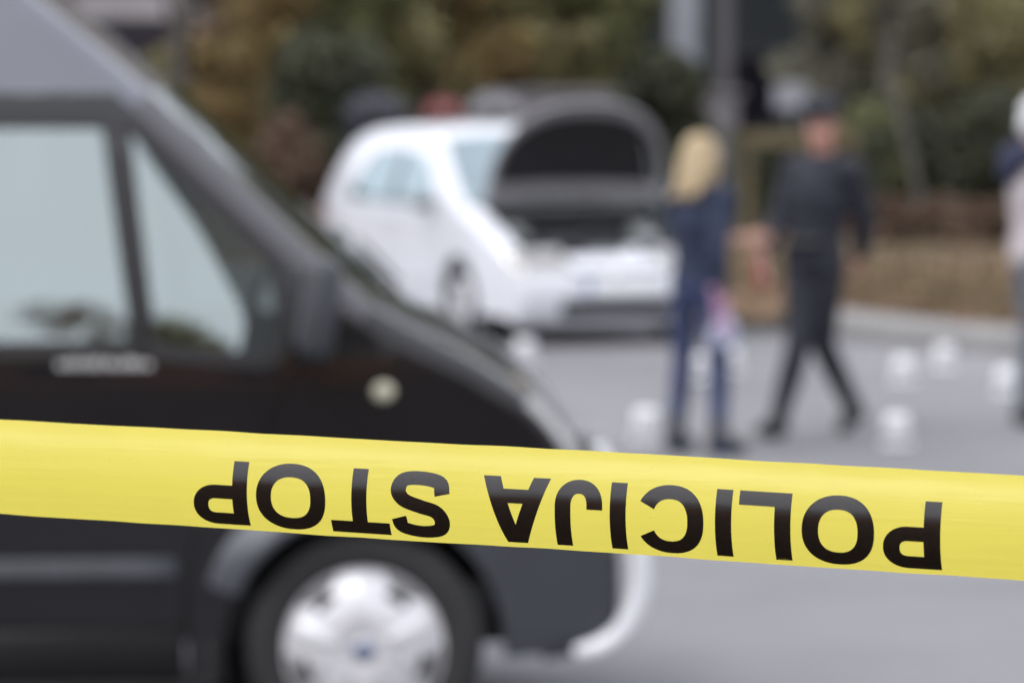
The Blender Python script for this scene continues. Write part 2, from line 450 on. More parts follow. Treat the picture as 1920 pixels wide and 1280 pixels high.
# ------------------------------------------------------------------ buildings in the background
M_render = mat('grey_render', (0.20, 0.19, 0.205), 0.9, var=0.12, scale=1.2, bump=0.2)
M_pillar = mat('concrete_pillar', (0.34, 0.32, 0.335), 0.85, var=0.12, scale=1.5)
M_palecol = mat('pale_column', (0.25, 0.262, 0.295), 0.8, var=0.1, scale=1.5)
M_bframe = mat('window_frame_dark', (0.05, 0.05, 0.06), 0.6)
M_bpane = mat('dark_pane', (0.018, 0.018, 0.028), 0.12, var=0.3, scale=0.6)
M_recess = mat('dark_cladding', (0.030, 0.036, 0.040), 0.7, var=0.2)
def building(x0, x1, Y, H, bays, name, label, wallm, pilm, base_h=0.5, pw=0.42, depth=9.0):
    root = empty(name, (0.5 * (x0 + x1), Y, ground_z(0.5 * (x0 + x1), Y)))
    zb = -0.4
    hw = (x1 - x0) / 2
    obj('wall', box(0, depth / 2 + 0.3, H / 2 + zb / 2, 2 * hw, depth, H - zb), wallm, root, smooth=False)
    step = 2 * hw / bays
    pil = None
    for i in range(bays + 1):
        bmx = box(-hw + i * step, 0.0, H / 2, pw, 0.5, H, bev=0.02)
        obj('pillar', bmx, pilm, root, smooth=False)
    for fl in range(int(H // 3.0)):
        for i in range(bays):
            cx = -hw + (i + 0.5) * step; w = step - pw - 0.15; z0 = fl * 3.0 + base_h
            fr = obj('window', box(cx, 0.285, z0 + 1.05, w, 0.06, 2.1), M_bframe, root, smooth=False)
            for k in range(2):
                obj('pane', box(cx + (k - 0.5) * w / 2, 0.25, z0 + 1.05, w / 2 - 0.09, 0.03, 1.94), M_bpane, fr, smooth=False)
        obj('floor_band', box(0, 0.22, fl * 3.0 + 2.82, 2 * hw - 0.01, 0.16, 0.3), pilm, root, smooth=False)
    obj('parapet', box(0, depth / 2 + 0.2, H + 0.1, 2 * hw + 0.3, depth + 0.5, 0.25), pilm, root, smooth=False)
    tag(root, label, 'building'); return root
building(-17.3, -5.05, 60, 9.0, 5, 'office_building', 'grey building with dark windows between pillars, above the black van', M_render, M_pillar)
# entrance block with pale columns and a dark recess
eb = empty('entrance_building', (4.95, 61, 0.25))
obj('wall', box(0, 5, 3, 6.2, 7.6, 7.4), M_recess, eb, smooth=False)
for cx, cy_, w, cm in ((-2.36, -3.2, 0.46, M_palecol), (-1.58, 0.2, 0.22, M_render), (2.8, 0.2, 0.45, M_palecol)):
    c = obj('column', box(cx, cy_, 2.9, w, 0.5, 7.0, bev=0.03), cm, eb, smooth=False)
    obj('column_base', box(cx, cy_, -0.1, w + 0.14, 0.64, 0.5, bev=0.03), cm, c, smooth=False)
obj('canopy', box(0, -1.1, 6.6, 6.8, 5.6, 0.4), M_palecol, eb, smooth=False)
dr = obj('door', box(-0.6, 1.15, 0.95, 1.9, 0.08, 2.5), M_bframe, eb, smooth=False)
for k in (-1, 1): obj('pane', box(-0.6 + k * 0.46, 1.08, 0.95, 0.82, 0.03, 2.3), M_bpane, dr, smooth=False)
for k in range(2):
    w = obj('window', box(1.15 + k * 1.1, 1.15, 1.3, 0.95, 0.08, 1.6), M_bframe, eb, smooth=False)
    obj('pane', box(1.15 + k * 1.1, 1.08, 1.3, 0.8, 0.03, 1.45), M_bpane, w, smooth=False)
tag(eb, 'dark entrance building with pale columns, behind the blonde person', 'building')
# low concrete wall behind the white car
lw_ = empty('concrete_wall', (0.75, 57, 0.0))
for i in range(4):
    obj('panel', box(-1.95 + i * 1.30, 0, 0.85, 1.285, 0.16, 1.75, bev=0.01), M_render, lw_, smooth=False)
obj('coping', box(0, 0, 1.77, 5.4, 0.26, 0.09, bev=0.01), M_render, lw_, smooth=False)
tag(lw_, 'low grey concrete wall behind the raised bonnet', 'wall')

# ------------------------------------------------------------------ trees, shrubs, hedge
M_bark = mat('bark', (0.075, 0.06, 0.05), 0.95, var=0.35, scale=9, bump=0.9, bscale=22)
M_barkgrey = mat('grey_bark', (0.085, 0.078, 0.070), 0.95, var=0.3, scale=7, bump=0.8, bscale=20)
LEAF = {
    'green': mat('green_leaf', (0.115, 0.125, 0.055), 0.6, col2=(0.18, 0.185, 0.08), scale=0.8, island=0.4, trans=0.25),
    'olive': mat('olive_leaf', (0.195, 0.182, 0.085), 0.6, col2=(0.27, 0.245, 0.115), scale=0.8, island=0.4, trans=0.25),
    'ochre': mat('ochre_leaf', (0.21, 0.150, 0.058), 0.6, col2=(0.28, 0.21, 0.088), scale=0.9, island=0.4, trans=0.25),
    'brown': mat('brown_leaf', (0.18, 0.12, 0.075), 0.7, col2=(0.25, 0.175, 0.105), scale=0.9, island=0.4, trans=0.2),
    'dark': mat('dark_leaf', (0.04, 0.047, 0.026), 0.6, col2=(0.068, 0.074, 0.037), scale=0.9, island=0.4, trans=0.15),
    'grey': mat('greygreen_leaf', (0.175, 0.172, 0.128), 0.6, col2=(0.24, 0.23, 0.17), scale=0.8, island=0.35, trans=0.25),
    'red': mat('redbrown_leaf', (0.115, 0.072, 0.05), 0.7, col2=(0.165, 0.11, 0.075), scale=0.9, island=0.4, trans=0.2),
}
def foliage(name, clumps, nleaf, size, m, parent):
    """clumps: (x, y, z, radius); leaves gathered towards the clump's shell"""
    cl = np.array(clumps); w = cl[:, 3] ** 2; w /= w.sum()
    idx = rng.choice(len(cl), nleaf, p=w)
    d = rng.normal(size=(nleaf, 3)); d /= np.linalg.norm(d, axis=1)[:, None]
    r = cl[idx, 3] * rng.uniform(0.35, 1.05, nleaf) ** 0.6
    c = cl[idx, :3] + d * r[:, None] * np.array([1, 1, 0.85])
    c[:, 2] = np.maximum(c[:, 2], 0.03)
    return obj(name, quads_mesh(name, leaf_quads(c, size), m), None, parent, smooth=False)
def shrub(x, y, rx, h, leaf, label, n=3600, size=0.075, base=0.12, group=None, cat='shrub', name='shrub', nc=26):
    z0 = ground_z(x, y)
    root = empty(name, (x, y, z0), rng.uniform(0, 6))
    cl = []
    for k in range(nc):
        t = rng.uniform(0, 1); a = rng.uniform(0, 2 * PI)
        prof = math.sin(PI * (0.16 + 0.74 * t)) ** 0.7
        rr = rx * prof * rng.uniform(0.2, 0.8)
        cl.append((math.cos(a) * rr, math.sin(a) * rr, h * (base + (0.95 - base) * t), rx * rng.uniform(0.26, 0.46)))
    bm = bmesh.new()
    for k in range(7):
        c = cl[int(rng.integers(nc))]
        p1 = Vector((c[0] * 0.3, c[1] * 0.3, c[2] * 0.5)); p2 = Vector(c[:3])
        add_tube(bm, [Vector((rng.normal(0, .06), rng.normal(0, .06), -0.1)), p1, p2], [0.035, 0.022, 0.008], 6)
    obj('stem', bm, M_bark, root)
    foliage('foliage', cl, n, size, LEAF[leaf], root)
    tag(root, label, cat, group); return root
def tree(x, y, h, tr, crown_r, leaf, label, n=6000, size=0.11, crown_base=0.42, bark=None, lean=(0, 0), group=None, nc=34):
    z0 = ground_z(x, y) if y > 0 else 0.0
    root = empty('tree', (x, y, z0))
    bm = bmesh.new()
    top = Vector((lean[0] * h, lean[1] * h, h * 0.86))
    path = [Vector((0, 0, -0.25)), Vector((lean[0] * h * 0.2 + rng.normal(0, .03), lean[1] * h * .2, h * 0.2)), Vector((lean[0] * h * 0.5 + rng.normal(0, .08), lean[1] * h * .5, h * 0.5)), top]
    path = smooth_path(path, 5)
    rad = [tr * (1.35 if i == 0 else 1.0) * (1 - 0.85 * i / (len(path) - 1)) for i in range(len(path))]
    add_tube(bm, path, rad, 10)
    cl = []
    for k in range(nc):
        t = rng.uniform(0, 1); a = rng.uniform(0, 2 * PI)
        prof = math.sin(PI * (0.12 + 0.8 * t)) ** 0.6
        rr = crown_r * prof * rng.uniform(0.25, 0.95); z = h * (crown_base + (0.97 - crown_base) * t)
        cx = lean[0] * z; cy = lean[1] * z
        cl.append((cx + math.cos(a) * rr, cy + math.sin(a) * rr, z, crown_r * rng.uniform(0.2, 0.36)))
    for k in range(9):
        c = cl[k]; f = min(0.8, max(0.25, c[2] / h - 0.22)); i = int(f * (len(path) - 1) / 0.86)
        i = min(i, len(path) - 2); p0 = path[i]
        p2 = Vector(c[:3]); p1 = p0.lerp(p2, 0.5) + Vector((0, 0, 0.15))
        add_tube(bm, [p0, p1, p2], [rad[i] * 0.55, rad[i] * 0.32, 0.012], 7)
    obj('trunk', bm, bark or M_bark, root)
    foliage('crown', cl, n, size, LEAF[leaf], root)
    tag(root, label, 'tree', group); return root

def sx(px, Y): return (px - 960) / F_PX * Y
# shrubs as the photo shows them: (pixel x, distance, half width m, height m, leaf, label)
SH = [
    (245, 55, 1.2, 2.05, 'olive', 'low olive shrub under the grey building'),
    (425, 52, 0.85, 2.30, 'ochre', 'small ochre shrub just beside the windscreen of the black van'),
    (430, 57, 1.0, 3.9, 'brown', 'brown leaved shrub next to the pillar of the grey building'),
    (520, 55, 1.0, 4.0, 'ochre', 'tall golden ochre shrub left of the white car'),
    (600, 49, 1.15, 2.35, 'dark', 'dark green bush directly behind the tail of the white car'),
    (620, 56, 1.15, 4.2, 'green', 'tall dark green shrub above the tail of the white car'),
    (720, 57, 1.2, 4.3, 'olive', 'tall olive shrub above the dark blue recycling container'),
    (840, 58, 1.25, 4.4, 'ochre', 'rusty ochre and olive shrub above the red container'),
    (930, 59, 1.3, 4.3, 'olive', 'olive shrub above the roof edge of the white car'),
    (1050, 60, 1.4, 4.4, 'olive', 'wide olive shrub above the raised bonnet'),
    (1165, 59, 1.1, 4.3, 'green', 'green shrub beside the pale columns'),
    (1250, 54, 0.85, 2.0, 'dark', 'small dark bush between the raised bonnet and the blonde hair'),
    (1590, 56, 1.2, 4.0, 'grey', 'grey green shrub behind the cap of the uniformed person'),
    (1700, 55, 1.3, 4.1, 'olive', 'tall olive shrub to the right of the uniformed person'),
    (1810, 54, 1.3, 4.2, 'grey', 'tall grey green shrub behind the person at the right edge'),
    (1930, 53, 1.3, 4.0, 'olive', 'tall olive shrub cut off by the right edge of the picture'),
    (1640, 47, 0.8, 1.35, 'green', 'low green bush beside the shoulder of the uniformed person'),
    (1800, 47, 1.1, 1.45, 'dark', 'low dark bush behind the leaning grey trunk'),
    (1905, 46, 0.9, 1.35, 'dark', 'low dark bush cut off by the right edge'),
    (1640, 40.5, 0.5, 0.32, 'red', 'ankle high reddish bush on the bank beside the uniformed person'),
    (1750, 41, 0.5, 0.30, 'red', 'ankle high reddish bush under the leaning grey trunk'),
    (1850, 40, 0.5, 0.32, 'red', 'ankle high reddish bush near the right edge'),
    (545, 46, 0.6, 1.25, 'red', 'low reddish bush between the black van and the white car'),
]
for px, Y, rx, h, lf, lb in SH:
    shrub(sx(px, Y), Y, rx, h, lf, lb, n=int(3400 + 1700 * rx * h / 2), size=0.07 if h < 1.6 else 0.085, group='shrubs on the bank')
# clipped hedge behind the people
hx0, hx1, hy = sx(1370, 43.5), sx(1660, 43.5), 43.5
hed = empty('hedge', (0.5 * (hx0 + hx1), hy, ground_z(0.5 * (hx0 + hx1), hy)))
hw = (hx1 - hx0) / 2; hh = 1.02
V = []
for k in range(5200):
    f = rng.integers(0, 3)
    u = rng.uniform(-hw, hw); z = rng.uniform(0.02, hh); d = rng.uniform(-0.4, 0.4)
    c = (u, -0.42, z) if f == 0 else ((u, d, hh) if f == 1 else (u, d, z))
    V.append(np.array(c) + rng.normal(0, 0.035, 3))
obj('foliage', quads_mesh('hedge_foliage', leaf_quads(np.array(V), 0.055), LEAF['dark']), None, hed, smooth=False)
bm = bmesh.new()
for k in range(9):
    u = -hw + (k + 0.5) * 2 * hw / 9
    add_tube(bm, [(u, 0, -0.1), (u + rng.normal(0, .05), 0.02, 0.3), (u + rng.normal(0, .1), 0, 0.7)], [0.03, 0.025, 0.01], 6)
obj('stem', bm, M_bark, hed)
tag(hed, 'clipped dark green hedge between the two people', 'hedge')
# wooden rail in front of the hedge
rail = empty('wooden_fence', (sx(1500, 42.4), 42.4, ground_z(sx(1500, 42.4), 42.4)))
M_wood = mat('weathered_wood', (0.115, 0.092, 0.050), 0.85, var=0.25, scale=8, bump=0.4, bscale=30)
for k in (-0.58, 0.0, 0.58): obj('post', box(k, 0, 0.45, 0.1, 0.1, 1.2, bev=0.01), M_wood, rail, smooth=False)
obj('rail', box(0, -0.075, 1.03, 1.3, 0.045, 0.16, bev=0.008), M_wood, rail, smooth=False)
tag(rail, 'weathered wooden rail fence behind the two people', 'fence')
# trees
tree(sx(345, 50), 50.0, 8.5, 0.17, 2.2, 'ochre', 'slim tree with grey trunk rising beside the black van', bark=M_barkgrey, crown_base=0.5)
tree(sx(1745, 43), 43, 6.5, 0.06, 1.8, 'olive', 'grey trunk leaning left on the bank, right of the uniformed person', bark=M_barkgrey, lean=(-0.26, 0.12), crown_base=0.55, n=4500)
tree(sx(1640, 71), 71, 17, 0.26, 3.6, 'grey', 'tall pale green tree right of the pale columns', crown_base=0.22, n=8000)
tree(sx(760, 74), 74, 18, 0.30, 4.2, 'ochre', 'tall golden tree behind the shrubs over the white car', crown_base=0.2, n=9000, size=0.17)
tree(sx(1030, 75), 75, 18, 0.30, 4.2, 'olive', 'tall olive tree behind the shrubs over the raised bonnet', crown_base=0.2, n=9000, size=0.17)
tree(sx(1850, 72), 72, 18, 0.30, 4.4, 'grey', 'tall grey green tree behind the shrubs at the right edge', crown_base=0.2, n=9000, size=0.17)
tree(sx(520, 76), 76, 18, 0.30, 4.2, 'brown', 'tall brown tree behind the shrubs left of the white car', crown_base=0.2, n=9000, size=0.17)
# far wood that closes the view
cl = []
for k in range(260):
    cl.append((rng.uniform(-70, 70), rng.uniform(84, 100), rng.uniform(0.5, 13), rng.uniform(1.8, 3.4)))
o = foliage('far_wood', cl, 70000, 0.45, LEAF['dark'], None)
tag(o, 'dark far wood closing the view', kind='stuff')

# tall boundary hedge that closes the gaps between the shrubs
bh = empty('boundary_hedge', (-5.0, 69, 0.2))
V = [np.array((rng.uniform(-9, 7.6), rng.uniform(-0.7, 0.7), rng.uniform(0.0, 5.2))) for k in range(15000)]
obj('foliage', quads_mesh('boundary_foliage', leaf_quads(np.array(V), 0.17), LEAF['green']), None, bh, smooth=False)
bm = bmesh.new()
for k in range(14): add_tube(bm, [(-8.5 + k * 1.2, 0, -0.3), (-8.5 + k * 1.2 + rng.normal(0, .1), 0.05, 2.0), (-8.5 + k * 1.2 + rng.normal(0, .2), 0, 4.4)], [0.07, 0.05, 0.015], 6)
obj('stem', bm, M_bark, bh)
tag(bh, 'tall green boundary hedge filling the gaps behind the shrubs over the white car', 'hedge')

# recycling containers behind the white car
def container(px, Y, w, h, m, lidm, label):
    x = sx(px, Y); root = empty('recycling_container', (x, Y, ground_z(x, Y)))
    bm = bmesh.new()
    rings = []
    for t, k in ((0.05, 0.86), (0.1, 0.9), (0.8, 1.0)):
        a = w / 2 * k; d = 0.42 * k
        rings.append([(sx_ * a, sy_ * d, h * t) for sx_, sy_ in ((-1, -.8), (-.85, -1), (.85, -1), (1, -.8), (1, .8), (.85, 1), (-.85, 1), (-1, .8))])
    add_ring_loft(bm, rings); bmesh.ops.recalc_face_normals(bm, faces=bm.faces[:])
    obj('body', bm, m, root, smooth=False)
    bm = bmesh.new(); rings = []
    for t, k in ((0.802, 1.05), (0.85, 1.05), (0.93, 0.93), (0.98, 0.7), (1.0, 0.4)):
        a = w / 2 * k; d = 0.42 * k
        rings.append([(sx_ * a, sy_ * d, h * t) for sx_, sy_ in ((-1, -.8), (-.85, -1), (.85, -1), (1, -.8), (1, .8), (.85, 1), (-.85, 1), (-1, .8))])
    add_ring_loft(bm, rings); bmesh.ops.recalc_face_normals(bm, faces=bm.faces[:])
    lid = obj('lid', bm, lidm, root, smooth=False)
    obj('slot', box(0, -0.445, h * 0.86, w * 0.5, 0.03, 0.07), M_seal, lid, smooth=False)
    for sgn in (-1, 1): obj('foot', box(sgn * w * 0.33, 0, h * 0.02, 0.1, 0.6, 0.07), M_seal, root, smooth=False)
    tag(root, label, 'container', 'recycling containers'); return root
M_navy = mat('navy_plastic', (0.007, 0.008, 0.018), 0.5); M_redp = mat('red_plastic', (0.12, 0.014, 0.012), 0.5); M_greyp = mat('grey_plastic', (0.13, 0.13, 0.14), 0.5)
container(705, 46, 0.70, 1.58, M_navy, M_navy, 'dark navy recycling container above the roof of the white car')
container(832, 46, 0.46, 1.50, M_redp, M_redp, 'red recycling container above the roof of the white car')
container(928, 46.5, 0.66, 1.52, M_greyp, M_greyp, 'grey recycling container beside the raised bonnet')
# sign in front of the dark entrance
sg = empty('information_sign', (sx(1482, 55), 55, ground_z(sx(1482, 55), 55)))
obj('post', tube([(0, 0, -0.1), (0, 0, 1.75)], 0.03, 10), M_alu, sg)
bd = obj('board', box(0, -0.045, 1.50, 0.50, 0.03, 0.36, bev=0.01), mat('sign_white', (0.30, 0.31, 0.35), 0.5, var=0.05), sg, smooth=False)
tag(sg, 'pale sign board on a post above the cap of the uniformed person', 'sign')

# ------------------------------------------------------------------ vehicles: shared pieces
def wheel(parent, x, y, rad, width, rim_r, side, style):
    """side: -1 near (outer face towards -Y), +1 far"""
    w = empty('wheel', (x, y, rad)); w.parent = parent
    h = width / 2
    prof = [(rim_r - 0.012, -h * 0.80), (rim_r + 0.008, -h * 0.96), (rad * 0.86, -h), (rad * 0.955, -h * 0.86), (rad * 0.992, -h * 0.55), (rad, 0), (rad * 0.992, h * 0.55), (rad * 0.955, h * 0.86), (rad * 0.86, h), (rim_r + 0.008, h * 0.96), (rim_r - 0.012, h * 0.8)]
    bm = bmesh.new(); rings = []
    for r_, yy in prof: rings.append([(r_ * math.cos(a), yy, r_ * math.sin(a)) for a in [2 * PI * k / 56 for k in range(56)]])
    add_ring_loft(bm, rings, True, False); bmesh.ops.recalc_face_normals(bm, faces=bm.faces[:])
    obj('tyre', bm, M_rubber, w)
    s = side
    if style == 'van':
        rp = [(0.0, -0.036), (0.045, -0.040), (0.06, -0.044), (0.10, -0.044), (0.15, -0.032), (0.185, -0.012), (0.205, 0.0), (rim_r - 0.004, -0.002), (rim_r + 0.004, 0.012), (rim_r - 0.004, 0.05), (0.0, 0.05)]
    else:
        rp = [(0.0, 0.0), (0.05, -0.004), (0.10, -0.008), (rim_r - 0.03, -0.016), (rim_r, 0.004), (rim_r - 0.005, 0.05), (0.0, 0.05)]
    off = s * h * 0.88
    cov = obj('wheel_cover', lathe([(r_, off - (-s) * (-1) * 0 + s * (-hh)) for r_, hh in rp], 'Y', 64), M_silver, w)
    edge_split(cov, 50)
    def face_y(r_):                     # depth of the cover face at radius r_
        for (r0, h0), (r1, h1) in zip(rp[:-1], rp[1:]):
            if r0 <= r_ <= r1: return off + s * (-(h0 + (h1 - h0) * (r_ - r0) / max(1e-6, r1 - r0)))
        return off
    for k in range(5):
        a = R(57 + 72 * k)
        r_ = 0.162 if style == 'van' else rim_r * 0.66
        bm = bmesh.new(); sz = (0.034, 0.012, 0.066) if style == 'van' else (0.05, 0.012, 0.045)
        add_box(bm, 0, 0, 0, *sz, bev=0.005)
        bmesh.ops.transform(bm, matrix=Matrix.Translation((r_ * math.cos(a), face_y(r_) - s * 0.002, r_ * math.sin(a))) @ Matrix.Rotation(-a, 4, 'Y'), verts=bm.verts[:])
        obj('slot', bm, M_slot, w, smooth=False)
        if style == 'van':
            a2 = R(57 + 72 * k); bm = bmesh.new(); n = 9; rings = []
            for i in range(n):
                aa = a2 + R(-17 + 34 * i / (n - 1)); e = 1 - abs(i - (n - 1) / 2) / ((n - 1) / 2) * 0.80
                r0, r1 = 0.213 - 0.042 * e, 0.216
                rings.append([(r0 * math.cos(aa), face_y(r0) + s * 0.002, r0 * math.sin(aa)), (r1 * math.cos(aa), face_y(r1) + s * 0.002, r1 * math.sin(aa))])
            add_ring_loft(bm, rings, False, False); bmesh.ops.recalc_face_normals(bm, faces=bm.faces[:])
            obj('recess', bm, M_slotgrey, w)
    if style == 'van':
        for k in range(5):
            a = R(21 + 72 * k); rings = []; bm = bmesh.new()
            for i in range(7):
                r_ = 0.075 + 0.125 * i / 6; wd = 0.020 + 0.016 * i / 6
                fy_ = face_y(r_)
                c_, s_ = math.cos(a), math.sin(a)
                rings.append([(r_ * c_ + wd * e * -s_, fy_ + s * hgt, r_ * s_ + wd * e * c_) for e, hgt in ((-1, -0.002), (-0.7, 0.004), (0, 0.006), (0.7, 0.004), (1, -0.002))])
            add_ring_loft(bm, rings, False, False); bmesh.ops.recalc_face_normals(bm, faces=bm.faces[:])
            obj('spoke', bm, M_silver, w)
        bd = obj('badge', lathe([(0.0, off + s * 0.048), (0.024, off + s * 0.0475), (0.028, off + s * 0.041), (0.028, off + s * 0.033), (0.0, off + s * 0.033)], 'Y', 28), M_badge, w)
        bd.scale = (1.12, 1, 0.86)
        obj('badge_rim', lathe([(0.0295, off + s * 0.0425), (0.033, off + s * 0.0415), (0.033, off + s * 0.034), (0.0295, off + s * 0.034)], 'Y', 28), M_chrome, w)
    else:
        obj('hub_cap', lathe([(0.0, off + s * 0.01), (0.03, off + s * 0.009), (0.034, off), (0.0, off)], 'Y', 24), M_slotgrey, w)
    return w
def arc(cx, cz, r, a0, a1, n):
    return [(cx + r * math.cos(R(a0 + (a1 - a0) * i / n)), cz + r * math.sin(R(a0 + (a1 - a0) * i / n))) for i in range(n + 1)]
def loft_top(prof, wfun, bulge, r, nflat=12, ncorner=5, drop=0.0):
    """surface over the centre line prof (x, z), across the car, with rounded shoulders of radius r"""
    bm = bmesh.new(); rings = []
    N = len(prof)
    for i, (x, z) in enumerate(prof):
        a = Vector((prof[max(i - 1, 0)][0], 0, prof[max(i - 1, 0)][1])); b = Vector((prof[min(i + 1, N - 1)][0], 0, prof[min(i + 1, N - 1)][1]))
        t = (b - a).normalized(); n = Vector((-t.z, 0, t.x))
        w = wfun(x - n.x * r, z - n.z * r); bu = bulge(x, z) if callable(bulge) else bulge
        row = []
        ys = []
        for k in range(ncorner): ph = (PI / 2) * k / ncorner; ys.append((-(w - r) - r * math.cos(ph), r * (1 - math.sin(ph))))
        for k in range(nflat + 1): ys.append((-(w - r) + 2 * (w - r) * k / nflat, 0.0))
        for k in range(ncorner - 1, -1, -1): ph = (PI / 2) * k / ncorner; ys.append(((w - r) + r * math.cos(ph), r * (1 - math.sin(ph))))
        for y, ins in ys:
            p = Vector((x, y, z)) + n * (bu * (1 - min(1, abs(y) / w) ** 2.2)) - n * ins
            row.append(p)
        rings.append(row)
    add_ring_loft(bm, rings, False, False)
    bmesh.ops.recalc_face_normals(bm, faces=bm.faces[:])
    return bm
def prof_inset(prof, r):
    out = []; N = len(prof)
    for i, (x, z) in enumerate(prof):
        a = prof[max(i - 1, 0)]; b = prof[min(i + 1, N - 1)]
        tx, tz = b[0] - a[0], b[1] - a[1]; l = math.hypot(tx, tz)
        out.append((x + tz / l * r, z - tx / l * r))
    return out
def outline_inset(poly, d):
    """inset a closed polygon by d (for pane and seal outlines)"""
    n = len(poly); out = []
    area = sum(poly[i][0] * poly[(i + 1) % n][1] - poly[(i + 1) % n][0] * poly[i][1] for i in range(n))
    sgn = 1 if area > 0 else -1
    for i in range(n):
        p0, p1, p2 = Vector(poly[i - 1]), Vector(poly[i]), Vector(poly[(i + 1) % n])
        t0 = (p1 - p0).normalized(); t1 = (p2 - p1).normalized()
        n0 = Vector((-t0.y, t0.x)) * sgn; n1 = Vector((-t1.y, t1.x)) * sgn
        b = (n0 + n1); b = b / max(0.35, b.dot(n0)) if b.length > 1e-6 else n0
        out.append(tuple(p1 + b * d))
    return out
def round_poly(poly, rads, n=5):
    """round the corners of a polygon; rads: one radius or a list"""
    out = []; N = len(poly)
    for i in range(N):
        r = rads if not hasattr(rads, '__len__') else rads[i]
        p0, p1, p2 = Vector(poly[i - 1]), Vector(poly[i]), Vector(poly[(i + 1) % N])
        a = (p0 - p1); b = (p2 - p1)
        d = min(r, a.length * 0.45, b.length * 0.45)
        if d < 1e-4: out.append(tuple(p1)); continue
        A = p1 + a.normalized() * d; B = p1 + b.normalized() * d
        for k in range(n + 1):
            t = k / n; out.append(tuple(A * (1 - t) ** 2 + p1 * 2 * t * (1 - t) + B * t * t))
    return out

def loft_part(prof, wfun, bulge, r, part='all', lift=0.0, flatlim=None, **k):
    """part: 'all', 'flat', 'near' (shoulder at -y), 'far'; lift moves it outwards; flatlim=(y0,y1) keeps a band of the flat"""
    nflat, nc = k.get('nflat', 14), k.get('ncorner', 5)
    bm = loft_top(prof, wfun, bulge, r, nflat, nc)
    bm.verts.ensure_lookup_table()
    ncol = 2 * nc + nflat + 1
    keep = {'all': (0, ncol - 1), 'flat': (nc, nc + nflat), 'near': (0, nc), 'far': (nc + nflat, ncol - 1)}[part]
    if flatlim: keep = flatlim
    dead = [v for i, v in enumerate(bm.verts) if not (keep[0] <= i % ncol <= keep[1])]
    bmesh.ops.delete(bm, geom=dead, context='VERTS')
    bmesh.ops.recalc_face_normals(bm, faces=bm.faces[:])
    cen = Vector((-1.6, 0, 0.7)); tot = sum(f.normal.dot(f.calc_center_median() - cen) for f in bm.faces)
    if tot < 0: bmesh.ops.reverse_faces(bm, faces=bm.faces[:])
    if lift:
        bm.normal_update()
        for v in bm.verts: v.co += v.normal * lift
    return bm

# ------------------------------------------------------------------ black van
VAN_Y = F_PX / 690.0 + 0.985
VAN_YAW = R(2.0)
van = empty('police_van', ((680 - 960) / 690.0 - 0.985 * math.sin(VAN_YAW), VAN_Y, 0.0), VAN_YAW)
tag(van, 'black police van with silver wheel cover, seen from its side behind the yellow tape', 'van')
def van_w(x, z):
    w = 0.985
    if z > 1.1: w -= 0.095 * (z - 1.1) + 0.10 * (z - 1.1) ** 2
    if z < 0.85: w -= 0.07 * (0.85 - z) ** 2
    if x > -0.75: w -= 0.055 * (x + 0.75) ** 2
    if x > 0.25: w -= 0.35 * (x - 0.25) ** 2
    return w
def van_side(s, off=0.0): return lambda u, v: (u, s * (van_w(u, v) + off), v)
RS = 0.06
E_roof = [(-4.60, 2.28), (-3.6, 2.38), (-2.2, 2.42), (-1.5, 2.40), (-1.18, 2.30), (-0.9, 2.11), (-0.587, 1.852)]
E_screen = [(-0.587, 1.852), (-0.42, 1.687), (-0.252, 1.525), (-0.116, 1.395), (0.03, 1.266)]
E_hood = [(0.03, 1.266), (0.12, 1.212), (0.27, 1.136), (0.40, 1.055), (0.505, 0.965), (0.575, 0.875), (0.615, 0.79), (0.645, 0.72), (0.655, 0.668)]
E_bump = [(0.660, 0.662), (0.695, 0.62), (0.713, 0.54), (0.715, 0.42), (0.69, 0.345), (0.62, 0.292), (0.5, 0.275)]
def sp2(L, n=4): return [(p.x, p.y) for p in smooth_path([Vector((a, b, 0)) for a, b in L], n)]
vb = lambda x, z: 0.05 if x < -1.6 else 0.01
In_roof = prof_inset(sp2(E_roof, 3), RS); In_scr = prof_inset(sp2(E_screen, 3), RS)
In_hood = prof_inset(sp2(E_hood, 4), RS); In_bump = prof_inset(sp2(E_bump, 4), RS)
edge_top = In_roof + In_scr[1:]
I_top = [p for p in edge_top if p[0] > -1.41 and p[1] > 1.862]
I_door = [p for p in edge_top if p[0] > -1.41 and p[1] < 1.846 and p[0] < -0.165]
def z_at(L, x):
    for p, q in zip(L[:-1], L[1:]):
        if p[0] <= x <= q[0]: return p[1] + (q[1] - p[1]) * (x - p[0]) / (q[0] - p[0])
def x_at(L, z):
    for p, q in zip(L[:-1], L[1:]):
        if q[1] <= z <= p[1]: return p[0] + (q[0] - p[0]) * (z - p[1]) / (q[1] - p[1])
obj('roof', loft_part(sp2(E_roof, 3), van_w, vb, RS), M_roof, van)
obj('bonnet', loft_part(sp2(E_hood, 4), van_w, lambda x, z: 0.025, RS), M_black, van)
obj('windscreen', loft_part(sp2(E_screen, 3), van_w, lambda x, z: 0.04, RS, 'flat'), M_glass_screen, van)
obj('pillar', loft_part(sp2(E_screen, 3), van_w, lambda x, z: 0.04, RS, 'near', ncorner=6), M_pillarlit, van)
obj('pillar', loft_part(sp2(E_screen, 3), van_w, lambda x, z: 0.04, RS, 'far', ncorner=6), M_pillarlit, van)
bmp = obj('bumper', loft_part(sp2(E_bump, 4), van_w, lambda x, z: 0.02, RS), M_plastic, van)
door_front = [(-0.158, 1.352), (-0.19, 1.12), (-0.29, 0.87), (-0.455, 0.665), (-0.488, 0.55), (-0.49, 0.40)]
win_main = round_poly([(-1.30, 1.768), (-0.702, 1.768), (-0.617, 1.168), (-1.30, 1.162)], [0.05, 0.03, 0.03, 0.05])
